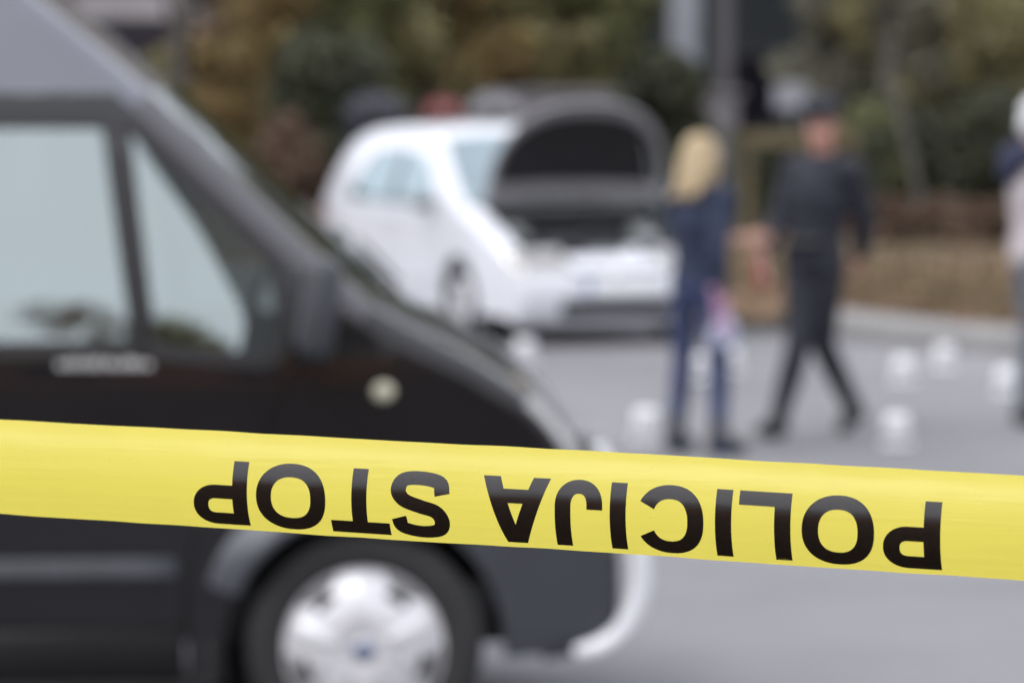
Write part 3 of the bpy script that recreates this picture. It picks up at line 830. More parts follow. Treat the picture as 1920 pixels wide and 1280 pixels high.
win_quarter = round_poly([(-0.648, 1.752), (-0.615, 1.742), (-0.345, 1.485), (-0.243, 1.375), (-0.228, 1.29), (-0.232, 1.165), (-0.262, 1.128), (-0.572, 1.163)], [0.01, 0.03, 0.05, 0.05, 0.04, 0.03, 0.02, 0.02])
film_edge = sp2([(-0.640, 1.752), (-0.551, 1.623), (-0.449, 1.478), (-0.362, 1.319), (-0.325, 1.232), (-0.338, 1.14)], 5)
film_pane = [(-0.648, 1.752)] + film_edge + [(-0.572, 1.163)]
clear_pane = film_edge + [(-0.262, 1.128), (-0.232, 1.165), (-0.228, 1.29), (-0.243, 1.375), (-0.345, 1.485), (-0.615, 1.742)]
for s in (-1, 1):
    fd = (0, s, 0)
    wing = [(-0.150, z_at(edge_top, -0.150))] + [p for p in In_scr + In_hood[1:] if p[0] > -0.145] + [(0.40, 0.666), (0.198, 0.666)] + arc(0, 0.33, 0.385, 60, 180, 16)[1:] + [(-0.385, 0.235), (-0.482, 0.235), (-0.482, 0.55), (-0.449, 0.668), (-0.284, 0.873), (-0.184, 1.122)]
    obj('wing', panel(wing, [], van_side(s), fd, 0.08), M_black, van)
    doorp = [(-1.42, 0.40), (-1.42, 1.850), (x_at(edge_top, 1.850), 1.850)] + I_door + [(-0.158, z_at(edge_top, -0.158))] + door_front[1:]
    dpan = obj('door', panel(doorp, [win_main, win_quarter], van_side(s), fd, 0.09, thick=0.02), M_black, van); edge_split(dpan)
    for wn_, poly in (('window', win_main), ('quarter_window', win_quarter)):
        wo_ = obj(wn_, panel(poly if poly is win_main else film_pane, [], van_side(s, -0.006), fd, 0.06), M_glass_van, van)
        if poly is win_quarter: obj('clear_pane', panel(clear_pane, [], van_side(s, -0.006), fd, 0.06), M_glass_clear, wo_)
        sl_ = obj('seal', panel(outline_inset(poly, -0.030), [outline_inset(poly, 0.012)], van_side(s, 0.004), fd, 0.08, thick=0.008), M_seal, wo_); edge_split(sl_)
    obj('divider_bar', panel([(-0.692, 1.765), (-0.658, 1.752), (-0.585, 1.165), (-0.606, 1.166)], [], van_side(s, 0.006), fd, 0.1, thick=0.008), M_seal, van)
    rail_ = [(-1.42, 1.856), (-1.42, z_at(edge_top, -1.42))] + I_top + [(x_at(edge_top, 1.856), 1.856)]
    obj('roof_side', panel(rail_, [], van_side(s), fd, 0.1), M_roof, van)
    side = [(-4.56, 0.40)] + [(max(p[0], -4.56), p[1]) for p in In_roof if p[0] < -1.43] + [(-1.426, z_at(edge_top, -1.426)), (-1.426, 0.40), (-2.91, 0.40)] + arc(-3.3, 0.33, 0.385, 10, 170, 16) + [(-3.69, 0.40)]
    obj('side_panel', panel(side, [], van_side(s), fd, 0.2), M_black, van)
    obj('sill', panel([(-2.90, 0.235), (-2.90, 0.393), (-0.49, 0.393), (-0.49, 0.235)], [], van_side(s, -0.012), fd, 0.2, thick=0.05), M_seal, van)
    obj('side_moulding', panel([(-2.86, 0.527), (-2.86, 0.575), (-1.43, 0.575), (-1.43, 0.527)], [], van_side(s, 0.016), fd, 0.2, thick=0.016), M_plastic, van)
    mo = obj('side_moulding', panel([(-1.41, 0.527), (-1.41, 0.578), (-0.51, 0.585), (-0.505, 0.535)], [], lambda u, v, s=s: (u, s * (van_w(u, v) + 0.006 + 0.016 * max(0.0, min(1, (0.585 - v) / 0.055))), v), fd, 0.2, thick=0.016, hstep=0.015), M_plastic, van)
    bside = [(0.209, 0.658), (0.60, 0.658)] + [p for p in In_bump if p[1] < 0.655] + [(0.56, 0.300), (0.40, 0.292)] + arc(0, 0.33, 0.388, -5, 56, 10)
    obj('bumper_side', panel(bside, [], van_side(s), fd, 0.06), M_plastic, van)
    # arch flare
    bm = bmesh.new(); rings = []
    for i in range(31):
        a = R(58 + (157 - 58) * i / 30)
        row = []; fo = min(1.0, (158 - math.degrees(a)) / 22.0)
        for rr, oo in ((0.372, -0.03), (0.373, 0.040), (0.380, 0.054), (0.395, 0.056), (0.425, 0.040), (0.460, 0.014), (0.485, -0.006)):
            px_, pz_ = rr * math.cos(a), 0.33 + rr * math.sin(a)
            row.append((px_, s * (van_w(px_, pz_) + (oo * fo if oo > 0 else oo)), pz_))
        rings.append(row)
    add_ring_loft(bm, rings, False, False); bmesh.ops.recalc_face_normals(bm, faces=bm.faces[:])
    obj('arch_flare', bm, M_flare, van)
    obj('wheel_liner', box(-0.30, s * 0.56, 0.26, 0.24, 0.02, 0.34), M_inter, van, smooth=False)
    obj('wheel_liner', box(0.36, s * 0.56, 0.42, 0.22, 0.02, 0.26), M_inter, van, smooth=False)
    obj('mud_flap', box(-0.425, s * 0.86, 0.22, 0.015, 0.22, 0.28, bev=0.004), M_rubber, van)
    # inner wheel housing
    bm = bmesh.new(); rings = []
    for i in range(21):
        a = R(-1 + 184 * i / 20)
        rings.append([(0.3855 * math.cos(a), s * (van_w(0.3855 * math.cos(a), 0.33 + 0.3855 * math.sin(a)) - 0.004), 0.33 + 0.3855 * math.sin(a)), (0.380 * math.cos(a), s * 0.55, 0.33 + 0.380 * math.sin(a))])
    add_ring_loft(bm, rings, False, False); obj('wheel_housing', bm, M_inter, van)
    # headlight wraps round the corner
    hl_prof = sp2([(0.455, 1.01), (0.505, 0.965), (0.575, 0.875), (0.615, 0.79), (0.64, 0.73)], 4)
    hl = obj('headlight', loft_part(hl_prof, van_w, lambda x, z: 0.025, RS, lift=0.005, flatlim=(2, 8) if s < 0 else (20, 26), nflat=18, ncorner=5), M_lamp, van)
    obj('lens_band', loft_part(sp2([(0.60, 0.825), (0.62, 0.78), (0.635, 0.745)], 3), van_w, lambda x, z: 0.025, RS, lift=0.008, flatlim=(4, 6) if s < 0 else (22, 24), nflat=18, ncorner=5), M_lens_pale, hl)
    # side repeater
    x0, z0 = 0.055, 1.036
    ind = obj('side_indicator', lathe([(0.0, -0.014), (0.014, -0.013), (0.024, -0.006), (0.027, 0.004), (0.0, 0.004)], 'Y', 20), M_lens_pale, van)
    ind.location = (x0, s * van_w(x0, z0), z0); ind.scale = (1.15, 1 if s < 0 else -1, 1)
    # mirror
    mr = obj('mirror', box(0, 0, 0, 0.10, 0.20, 0.27, bev=0.035), M_plastic, van)
    mr.location = (-0.115, s * (0.985 + 0.13), 1.275); mr.rotation_euler = (0, R(8), 0)
    obj('mirror_glass', box(-0.049, 0, 0.01, 0.006, 0.14, 0.20, bev=0.002), M_alu, mr, smooth=False)
    obj('mirror_arm', box(0.0, -s * 0.12, -0.13, 0.09, 0.16, 0.06, bev=0.02), M_seal, mr)
    hd = obj('door_handle', box(-1.30, s * (van_w(-1.3, 1.0) + 0.022), 1.0, 0.17, 0.03, 0.035, bev=0.01), M_plastic, van)
    # pale illegible lettering under the window
    lt = empty('lettering'); lt.parent = van
    x = -0.83; k = 0
    for wdt, hgt in ((0.020, 0.018), (0.020, 0.024), (0.018, 0.024), (0.022, 0.024), (0.016, 0.026), (0.020, 0.024), (0.018, 0.018), (0.022, 0.026), (0.018, 0.022), (0.020, 0.018)):
        if s < 0:
            obj('mark', panel([(x, 1.105), (x, 1.105 + hgt), (x + wdt, 1.105 + hgt), (x + wdt, 1.105)], [], van_side(s, 0.002), fd, 0.02), M_letter_grey, lt, smooth=False)
        x += 0.026
    for xw in (0.0, -3.3):
        wheel(van, xw, s * 0.865, 0.33, 0.20, 0.225, s, 'van')
# rear
obj('rear_doors', box(-4.585, 0, 1.30, 0.05, 1.72, 1.82), M_black, van)
obj('rear_bumper', box(-4.60, 0, 0.45, 0.16, 1.9, 0.2, bev=0.03), M_plastic, van)
for s in (-1, 1): obj('tail_light', box(-4.60, s * 0.90, 1.2, 0.05, 0.10, 0.5, bev=0.01), mat('tail_red', (0.25, 0.01, 0.01), 0.3), van)
obj('floor', box(-2.1, 0, 0.42, 4.9, 1.75, 0.16), M_inter, van)
obj('bulkhead', box(-1.50, 0, 1.35, 0.04, 1.66, 1.8), M_inter, van)
obj('engine_cover', box(0.02, 0, 0.66, 0.66, 1.02, 0.52), M_inter, van)
obj('dashboard', box(-0.09, 0, 1.12, 0.34, 1.60, 0.14, bev=0.04), M_inter, van)
for yy in (-0.45, 0.45):
    st = empty('seat', (-0.95, yy, 0.5)); st.parent = van
    obj('cushion', box(0.05, 0, 0.24, 0.48, 0.5, 0.16, bev=0.05), M_seatcloth, st)
    obj('backrest', box(-0.24, 0, 0.58, 0.14, 0.48, 0.62, rot=Euler((0, R(-12), 0)), bev=0.05), M_seatcloth, st)
    obj('headrest', box(-0.32, 0, 1.0, 0.10, 0.26, 0.20, rot=Euler((0, R(-12), 0)), bev=0.04), M_seatcloth, st)
swc = [(0.0 + 0.10 * math.cos(a) * 0 + 0.19 * math.sin(a) * 0.42, 0.19 * math.cos(a), 0.19 * math.sin(a) * 0.9) for a in [2 * PI * k / 24 for k in range(25)]]
sw = obj('steering_wheel', tube(swc, 0.014, 8), M_inter, van); sw.location = (-0.36, 0.45, 1.18)
# wipers
for yy in (-0.55, 0.25): obj('wiper', tube([(0.10, yy, 1.285), (0.0, yy + 0.3, 1.375), (-0.02, yy + 0.55, 1.385)], 0.008, 6), M_seal, van)
# front grille, plate, bull bar
obj('grille', box(0.672, 0, 0.735, 0.02, 0.9, 0.13, bev=0.008), M_seal, van)
obj('number_plate', box(0.742, 0, 0.45, 0.01, 0.52, 0.11), M_plate, van, smooth=False)
bb = empty('bull_bar'); bb.parent = van
hoop = smooth_path([(0.735, 0, 0.72), (0.752, 0, 0.67), (0.762, 0, 0.60), (0.772, 0, 0.50), (0.756, 0, 0.415), (0.712, 0, 0.345), (0.65, 0, 0.305), (0.585, 0, 0.295)], 5)
for s in (-1, 1): obj('upright', tube([(p.x, s * (0.80 - 0.0 * i), p.z) for i, p in enumerate(hoop)], 0.031, 14), M_bar, bb)
for zz, xx in ((0.70, 0.735), (0.58, 0.764)):
    obj('cross_bar', tube(smooth_path([(xx - 0.005, -0.80, zz), (xx + 0.012, -0.4, zz), (xx + 0.018, 0, zz), (xx + 0.012, 0.4, zz), (xx - 0.005, 0.80, zz)], 4), 0.026, 12), M_bar, bb)

# ------------------------------------------------------------------ white car with raised bonnet
PHI = R(22)
fx, fy = math.sin(PHI), -math.cos(PHI)
car = empty('white_hatchback', (0.435, 28.4, 0.0), math.atan2(fy, fx))
tag(car, 'white hatchback with its bonnet raised, parked beyond the black van', 'car')
def car_w(x, z):
    w = 0.90
    if z > 0.88: w -= 0.20 * (z - 0.88) + 0.30 * (z - 0.88) ** 2
    if z < 0.55: w -= 0.16 * (0.55 - z) ** 2
    if x > 0.15: w -= 0.17 * (x - 0.15) ** 2 / 0.5
    if x < -2.3: w -= 0.06 * (x + 2.3) ** 2 / 0.6
    return w
def car_side(s, off=0.0): return lambda u, v: (u, s * (car_w(u, v) + off), v)
RC = 0.07
cb = 0.05
E2_tail = [(-3.22, 0.24), (-3.33, 0.33), (-3.38, 0.50), (-3.36, 0.72), (-3.29, 0.94)]
E2_rear = [(-3.29, 0.94), (-3.14, 1.16), (-2.95, 1.38)]
E2_roof = [(-2.95, 1.38), (-2.78, 1.465), (-2.35, 1.53), (-1.7, 1.555), (-1.25, 1.535), (-0.93, 1.465)]
E2_scr = [(-0.93, 1.465), (-0.62, 1.315), (-0.32, 1.155), (-0.01, 0.995)]
E2_fend = [(-0.01, 0.995), (0.20, 0.935), (0.42, 0.84), (0.60, 0.725), (0.72, 0.62)]
E2_bump = [(0.72, 0.62), (0.79, 0.58), (0.835, 0.52), (0.855, 0.43), (0.85, 0.32), (0.81, 0.21), (0.72, 0.155)]
obj('tailgate', loft_part(sp2(E2_tail), car_w, cb, RC), M_white, car)
obj('rear_window', loft_part(sp2(E2_rear), car_w, cb, RC, 'flat'), M_glass_car, car)
obj('roof', loft_part(sp2(E2_roof), car_w, lambda x, z: 0.04, RC), M_white, car)
obj('windscreen', loft_part(sp2(E2_scr), car_w, cb, RC, 'flat'), M_glass_car, car)
for p_ in ('near', 'far'):
    obj('rear_pillar', loft_part(sp2(E2_rear), car_w, cb, RC, p_), M_white, car)
    obj('front_pillar', loft_part(sp2(E2_scr), car_w, cb, RC, p_), M_white, car)
obj('bumper', loft_part(sp2(E2_bump), car_w, lambda x, z: 0.04, RC), M_white, car)
obj('wing', loft_part(sp2(E2_fend), car_w, 0.0, RC, flatlim=(0, 6), nflat=16), M_white, car)
obj('wing', loft_part(sp2(E2_fend), car_w, 0.0, RC, flatlim=(20, 26), nflat=16), M_white, car)
ARX, ARZ, ARR = 0.0, 0.295, 0.345
side_out = []
for L_ in (E2_tail, E2_rear, E2_roof, E2_scr, E2_fend, E2_bump):
    side_out += prof_inset(sp2(L_), RC)[0 if L_ is E2_tail else 1:]
side_out += [(0.45, 0.22), (0.335, 0.22)] + arc(ARX, ARZ, ARR, -8, 188, 20) + [(-0.36, 0.235), (-2.10, 0.235)] + arc(-2.46, ARZ, ARR, -8, 188, 20) + [(-2.83, 0.26)]
win_car = round_poly([(-0.50, 1.02), (-0.98, 1.325), (-1.55, 1.39), (-2.16, 1.37), (-2.50, 1.05), (-2.44, 0.985), (-0.55, 0.975)], [0.05, 0.08, 0.1, 0.10, 0.06, 0.06, 0.05])
for s in (-1, 1):
    fd = (0, s, 0)
    sp_ = obj('side_panel', panel(side_out, [win_car], car_side(s), fd, 0.10, thick=0.012), M_white, car); edge_split(sp_)
    gl_ = obj('side_window', panel(win_car, [], car_side(s, -0.010), fd, 0.1), M_glass_car, car)
    obj('window_pillar', panel([(-1.44, 0.98), (-1.50, 1.37), (-1.56, 1.37), (-1.52, 0.98)], [], car_side(s, -0.004), fd, 0.1, thick=0.01), M_seal, gl_)
    obj('door_gap', panel([(-0.40, 0.30), (-0.40, 0.95), (-0.407, 0.95), (-0.407, 0.30)], [], car_side(s, 0.0015), fd, 0.2), M_seal, car)
    obj('door_gap', panel([(-1.49, 0.36), (-1.49, 0.97), (-1.497, 0.97), (-1.497, 0.36)], [], car_side(s, 0.0015), fd, 0.2), M_seal, car)
    obj('door_handle', box(-1.36, s * (car_w(-1.36, 0.86) + 0.018), 0.86, 0.16, 0.03, 0.03, bev=0.008), M_white, car)
    obj('side_moulding', panel([(-2.0, 0.40), (-2.0, 0.435), (-0.44, 0.435), (-0.44, 0.40)], [], car_side(s, 0.008), fd, 0.2, thick=0.008), M_white, car)
    mr = obj('mirror', box(0, 0, 0, 0.12, 0.15, 0.11, bev=0.035), M_alu, car); mr.location = (-0.55, s * 0.97, 1.01)
    obj('mirror_glass', box(-0.066, 0, 0, 0.006, 0.14, 0.09, bev=0.002), M_chrome, mr, smooth=False)
    for xw in (0.0, -2.46): wheel(car, xw, s * 0.795, 0.295, 0.175, 0.19, s, 'car')
    hl = obj('headlight', loft_part(sp2([(0.65, 0.683), (0.72, 0.62), (0.79, 0.58), (0.83, 0.525)], 3), car_w, lambda x, z: 0.04, RC, lift=0.004, flatlim=(2, 9) if s < 0 else (17, 24), nflat=16), M_lamp, car)
    bm = bmesh.new(); rings = []
    for i in range(21):
        a = R(-10 + 200 * i / 20)
        rings.append([(0.338 * math.cos(a), s * 0.80, ARZ + 0.338 * math.sin(a)), (0.338 * math.cos(a), s * 0.5, ARZ + 0.338 * math.sin(a))])
    add_ring_loft(bm, rings, False, False); obj('wheel_housing', bm, M_inter, car)
    obj('tail_light', panel(round_poly([(-3.26, 0.70), (-3.20, 0.90), (-3.06, 0.91), (-3.09, 0.72)], 0.03), [], car_side(s, 0.004), fd, 0.08), mat('tail_red', (0.25, 0.01, 0.01), 0.3), car)
def bump_patch(z0, z1, y0, y1, lift, m, name, parent):
    """piece lying on the front bumper between two heights"""
    bm = bmesh.new(); rings = []
    pr = sp2(E2_bump, 6)
    def xof(z):
        for (xa, za), (xb, zb) in zip(pr[:-1], pr[1:]):
            if zb <= z <= za: return xa + (xb - xa) * (z - za) / ((zb - za) or 1e-6)
        return 0.8
    for i in range(7):
        z = z0 + (z1 - z0) * i / 6; row = []
        for k in range(17):
            y = y0 + (y1 - y0) * k / 16; x = xof(z); w = car_w(x, z)
            row.append((x + 0.04 * (1 - min(1, abs(y) / w) ** 2.2) + lift, y, z))
        rings.append(row)
    add_ring_loft(bm, rings, False, False); bmesh.ops.recalc_face_normals(bm, faces=bm.faces[:])
    return obj(name, bm, m, parent)
bump_patch(0.215, 0.345, -0.44, 0.44, 0.006, M_seal, 'lower_grille', car)
bump_patch(0.515, 0.550, -0.36, 0.36, 0.006, M_engine, 'upper_grille', car)
npl = bump_patch(0.375, 0.48, -0.26, 0.26, 0.012, M_plate, 'number_plate', car)
bump_patch(0.375, 0.48, -0.26, -0.225, 0.014, M_plateblue, 'plate_band', npl)
emb = obj('badge', lathe([(0.0, 0.012), (0.045, 0.010), (0.052, 0.0), (0.052, -0.01), (0.0, -0.01)], 'X', 24), M_chrome, car); emb.location = (0.885, 0.0, 0.535)
# cabin and engine bay
obj('floor', box(-1.5, 0, 0.26, 2.9, 1.4, 0.08), M_inter, car)
for yy in (-0.36, 0.36):
    st = empty('seat', (-1.35, yy, 0.3)); st.parent = car
    obj('cushion', box(0.05, 0, 0.2, 0.48, 0.46, 0.16, bev=0.05), M_seatcloth, st)
    obj('backrest', box(-0.25, 0, 0.5, 0.13, 0.44, 0.6, rot=Euler((0, R(-14), 0)), bev=0.05), M_seatcloth, st)
    obj('headrest', box(-0.36, 0, 0.88, 0.09, 0.24, 0.16, rot=Euler((0, R(-14), 0)), bev=0.04), M_seatcloth, st)
rs = empty('rear_seat', (-2.2, 0, 0.3)); rs.parent = car
obj('cushion', box(0.05, 0, 0.2, 0.45, 1.2, 0.16, bev=0.05), M_seatcloth, rs); obj('backrest', box(-0.25, 0, 0.45, 0.13, 1.2, 0.55, bev=0.05), M_seatcloth, rs)
obj('dashboard', box(-0.42, 0, 0.86, 0.34, 1.32, 0.2, bev=0.05), M_inter, car)
swc = [(0.17 * math.sin(a) * 0.42, 0.17 * math.cos(a), 0.17 * math.sin(a) * 0.9) for a in [2 * PI * k / 24 for k in range(25)]]
sw = obj('steering_wheel', tube(swc, 0.013, 8), M_inter, car); sw.location = (-0.68, 0.36, 0.93)
bay = empty('engine_bay', (0.10, 0, 0)); bay.parent = car
obj('bay_floor', box(0.25, 0, 0.44, 0.78, 1.24, 0.05), M_inter, bay, smooth=False)
obj('firewall', box(-0.16, 0, 0.72, 0.04, 1.26, 0.5), M_inter, bay, smooth=False)
obj('cowl', box(-0.125, 0, 0.972, 0.11, 1.24, 0.035, bev=0.01), M_alu, bay)
for s in (-1, 1):
    obj('inner_wing', box(0.22, s * 0.615, 0.60, 0.70, 0.03, 0.28), M_alu if s > 0 else M_inter, bay, smooth=False)
    obj('strut_tower', lathe([(0.0, 0.1), (0.075, 0.095), (0.10, 0.06), (0.11, -0.2), (0.0, -0.2)], 'Z', 20, (0.02, s * 0.50, 0.76)), M_alu, bay)
obj('slam_panel', box(0.60, 0, 0.595, 0.08, 1.14, 0.035, bev=0.01), M_whiteshade, bay)
obj('radiator', box(0.56, 0, 0.46, 0.05, 0.9, 0.22), M_engine, bay, smooth=False)
obj('engine_block', box(0.24, 0.03, 0.57, 0.40, 0.62, 0.26, bev=0.03), M_alu, bay)
obj('engine_cover', box(0.24, 0.03, 0.725, 0.36, 0.56, 0.075, bev=0.03), M_engine, bay)
obj('battery', box(0.30, -0.45, 0.67, 0.18, 0.24, 0.18, bev=0.01), M_engine, bay)
obj('air_filter_box', box(0.38, -0.25, 0.70, 0.2, 0.24, 0.12, bev=0.03), M_engine, bay)
obj('coolant_tank', box(0.22, 0.46, 0.72, 0.2, 0.16, 0.16, bev=0.04), mat('tank_plastic', (0.26, 0.27, 0.28), 0.4), bay)
obj('filler_cap', lathe([(0.0, 0.06), (0.05, 0.055), (0.062, 0.03), (0.062, -0.04), (0.0, -0.04)], 'Z', 24, (0.55, 0.20, 0.645)), mat('cap_plastic', (0.6, 0.62, 0.66), 0.35), bay)
obj('hose', tube(smooth_path([(0.5, -0.3, 0.70), (0.42, -0.1, 0.785), (0.40, 0.2, 0.785), (0.30, 0.4, 0.72)], 5), 0.025, 8), M_rubber, bay)
# the raised bonnet
bon = empty('bonnet', (0.03, 0, 0.995)); bon.parent = car
LB, WB = 0.83, 0.72; OPEN = R(64)
def sup(a, b, v0, n=40, e=2.5):
    out = []
    for k in range(n + 1):
        t = PI * k / n; c, s_ = math.cos(t), math.sin(t)
        out.append((a * math.copysign(abs(c) ** (2 / e), c), v0 + b * abs(s_) ** (2 / e)))
    return out
def bon_map(off):
    def f(u, v):
        crown = 0.075 * (1 - (u / 0.75) ** 2) - 0.03 + 0.05 * math.sin(PI * min(1, v / LB))
        o = off + crown
        return (v * math.cos(OPEN) - o * math.sin(OPEN), u, v * math.sin(OPEN) + o * math.cos(OPEN))
    return f
outer = sup(WB, LB - 0.02, 0.02)
back = (-math.sin(OPEN), 0, math.cos(OPEN)); front = (math.sin(OPEN), 0, -math.cos(OPEN))
sk = obj('skin', panel(outer, [], bon_map(0.0), back, 0.08, thick=0.003), M_white, bon)
pad = round_poly(sup(0.65, 0.555, 0.165, 24, 2.5), 0.03, 2)
edge_split(obj('inner_frame', panel(sup(WB - 0.012, LB - 0.035, 0.03), [pad], bon_map(-0.028), front, 0.08, thick=0.012), M_whiteshade, bon))
obj('insulation_pad', panel(outline_inset(pad, -0.01), [], bon_map(-0.016), front, 0.08), M_pad, bon)
for s in (-1, 1): obj('hinge', tube([(-0.02, s * 0.6, -0.03), (0.02, s * 0.6, 0.04), (0.06, s * 0.6, 0.12)], 0.014, 8), M_alu, bon)
obj('prop_rod', tube([(0.60, 0.50, -0.37), (0.22, 0.47, 0.55)], 0.006, 6), M_alu, bon)

# ------------------------------------------------------------------ evidence cups on the asphalt
CUPS = [
    (985, 658, 'white upturned cup on the asphalt below the white car, above the van bonnet'),
    (1211, 797, 'white upturned cup on the asphalt left of the blonde person\'s shoes'),
    (1308, 690, 'white upturned cup seen between the legs of the blonde person'),
    (1369, 676, 'white upturned cup just right of the blonde person\'s knees'),
    (1694, 694, 'white upturned cup, left one of the pair near the pavement at right'),
    (1771, 670, 'white upturned cup nearest to the pavement, right one of the pair'),
    (1887, 716, 'white upturned cup by the right edge of the picture'),
    (1681, 808, 'large white upturned cup right of the walking person\'s shoes'),
]
cup0 = None
for px, py, lb in CUPS:
    s_ = (py - 161) / (CAM_Z - 0.078); Y = F_PX / s_; p = at(px, py, Y)
    if cup0 is None:
        cup0 = empty('evidence_cup')
        obj('cup_body', lathe([(0.0, 0.150), (0.036, 0.150), (0.041, 0.146), (0.0415, 0.140), (0.056, 0.014), (0.052, 0.014), (0.038, 0.138), (0.0, 0.138)], 'Z', 28), M_cup, cup0)
        obj('rim', lathe([(0.053, 0.0), (0.060, 0.001), (0.062, 0.007), (0.060, 0.013), (0.053, 0.014)], 'Z', 28), M_cup, cup0)
        o = cup0
    else: o = copy_tree(cup0)
    o.location = (p.x, p.y, 0.002); o.rotation_euler = (0, 0, rng.uniform(0, 6)); o.scale = (1.4, 1.4, 1.05)
    tag(o, lb, 'cup', 'white evidence cups')

# ------------------------------------------------------------------ people
def blob_mesh(name, prims, voxel, smooth=6):
    """union of tapered capsules and ellipsoids, fused into one continuous surface"""
    bm = bmesh.new()
    for p in prims:
        if p[0] == 'c':
            _, a, b, ra, rb = p; a = Vector(a); b = Vector(b); d = b - a; L = d.length or 1e-4; t = d / L
            u = t.orthogonal().normalized(); v = t.cross(u); rings = []
            for k in range(1, 5): ph = PI / 2 * k / 4; rings.append((a - t * ra * math.cos(ph), ra * math.sin(ph)))
            for k in range(3, 0, -1): ph = PI / 2 * k / 4; rings.append((b + t * rb * math.cos(ph), rb * math.sin(ph)))
            rings.insert(4, (b, rb))
            R_ = [[c + (u * math.cos(q) + v * math.sin(q)) * r for q in [2 * PI * i / 14 for i in range(14)]] for c, r in rings]
            add_ring_loft(bm, R_)
        else:
            _, c, rad, rot = p
            r = bmesh.ops.create_icosphere(bm, subdivisions=3, radius=1.0)
            M = Matrix.Translation(c) @ rot.to_matrix().to_4x4() @ Matrix.Diagonal((*rad, 1))
            bmesh.ops.transform(bm, matrix=M, verts=r['verts'])
    bmesh.ops.recalc_face_normals(bm, faces=bm.faces[:])
    me = bpy.data.meshes.new(name + '_raw'); bm.to_mesh(me); bm.free()
    o = bpy.data.objects.new(name + '_raw', me); C.objects.link(o)
    m = o.modifiers.new('r', 'REMESH'); m.mode = 'VOXEL'; m.voxel_size = voxel
    m2 = o.modifiers.new('s', 'SMOOTH'); m2.factor = 0.5; m2.iterations = smooth
    dg = bpy.context.evaluated_depsgraph_get()
    res = bpy.data.meshes.new_from_object(o.evaluated_get(dg)); res.name = name; res.materials.clear()
    bpy.data.objects.remove(o)
    return res
E0 = Euler((0, 0, 0))
def hand_prims(w, d, palm_n, s=1.0, curl=0.5):
    """w wrist, d direction of the hand, palm_n the direction the palm faces; five unequal, bent fingers"""
    w = Vector(w); d = Vector(d).normalized(); n = Vector(palm_n); n = (n - d * n.dot(d)).normalized(); side = d.cross(n)
    P = [('c', w, w + d * 0.045 * s, 0.024 * s, 0.026 * s)]
    for k in range(4):
        q = side * (0.030 - 0.020 * k) * s
        P.append(('c', w + d * 0.02 * s + q * 0.7, w + d * 0.085 * s + q, 0.0135 * s, 0.0125 * s))
        L = (0.070, 0.080, 0.075, 0.058)[k] * s
        b = w + d * 0.088 * s + q; ang = 0.0
        for j, f in enumerate((0.45, 0.32, 0.23)):
            ang += curl * (0.55, 0.9, 0.7)[j]
            e = b + (d * math.cos(ang) + n * math.sin(ang)) * L * f
            P.append(('c', b, e, (0.0095 - 0.001 * j) * s, (0.0088 - 0.001 * j) * s)); b = e
    b = w + d * 0.022 * s + side * 0.026 * s
    td = (d * 0.7 + side * 0.6 + n * 0.45).normalized()
    for j, L in enumerate((0.042, 0.032, 0.024)):
        e = b + td * L * s; P.append(('c', b, e, (0.0125 - 0.0015 * j) * s, (0.011 - 0.0015 * j) * s)); b = e
        td = (td + d * 0.45 + n * 0.25).normalized()
    return P
M_skin = mat('skin', (0.50, 0.29, 0.215), 0.5, var=0.08, scale=14)
M_skinred = mat('flushed_skin', (0.52, 0.265, 0.20), 0.5, var=0.08, scale=14)
M_eye = mat('eye_white', (0.7, 0.7, 0.68), 0.2); M_iris = mat('iris', (0.04, 0.05, 0.06), 0.2)
M_lip = mat('lips', (0.36, 0.13, 0.11), 0.5); M_brow = mat('eyebrow', (0.07, 0.05, 0.035), 0.9)
M_shoe = mat('black_shoe', (0.012, 0.012, 0.013), 0.45)
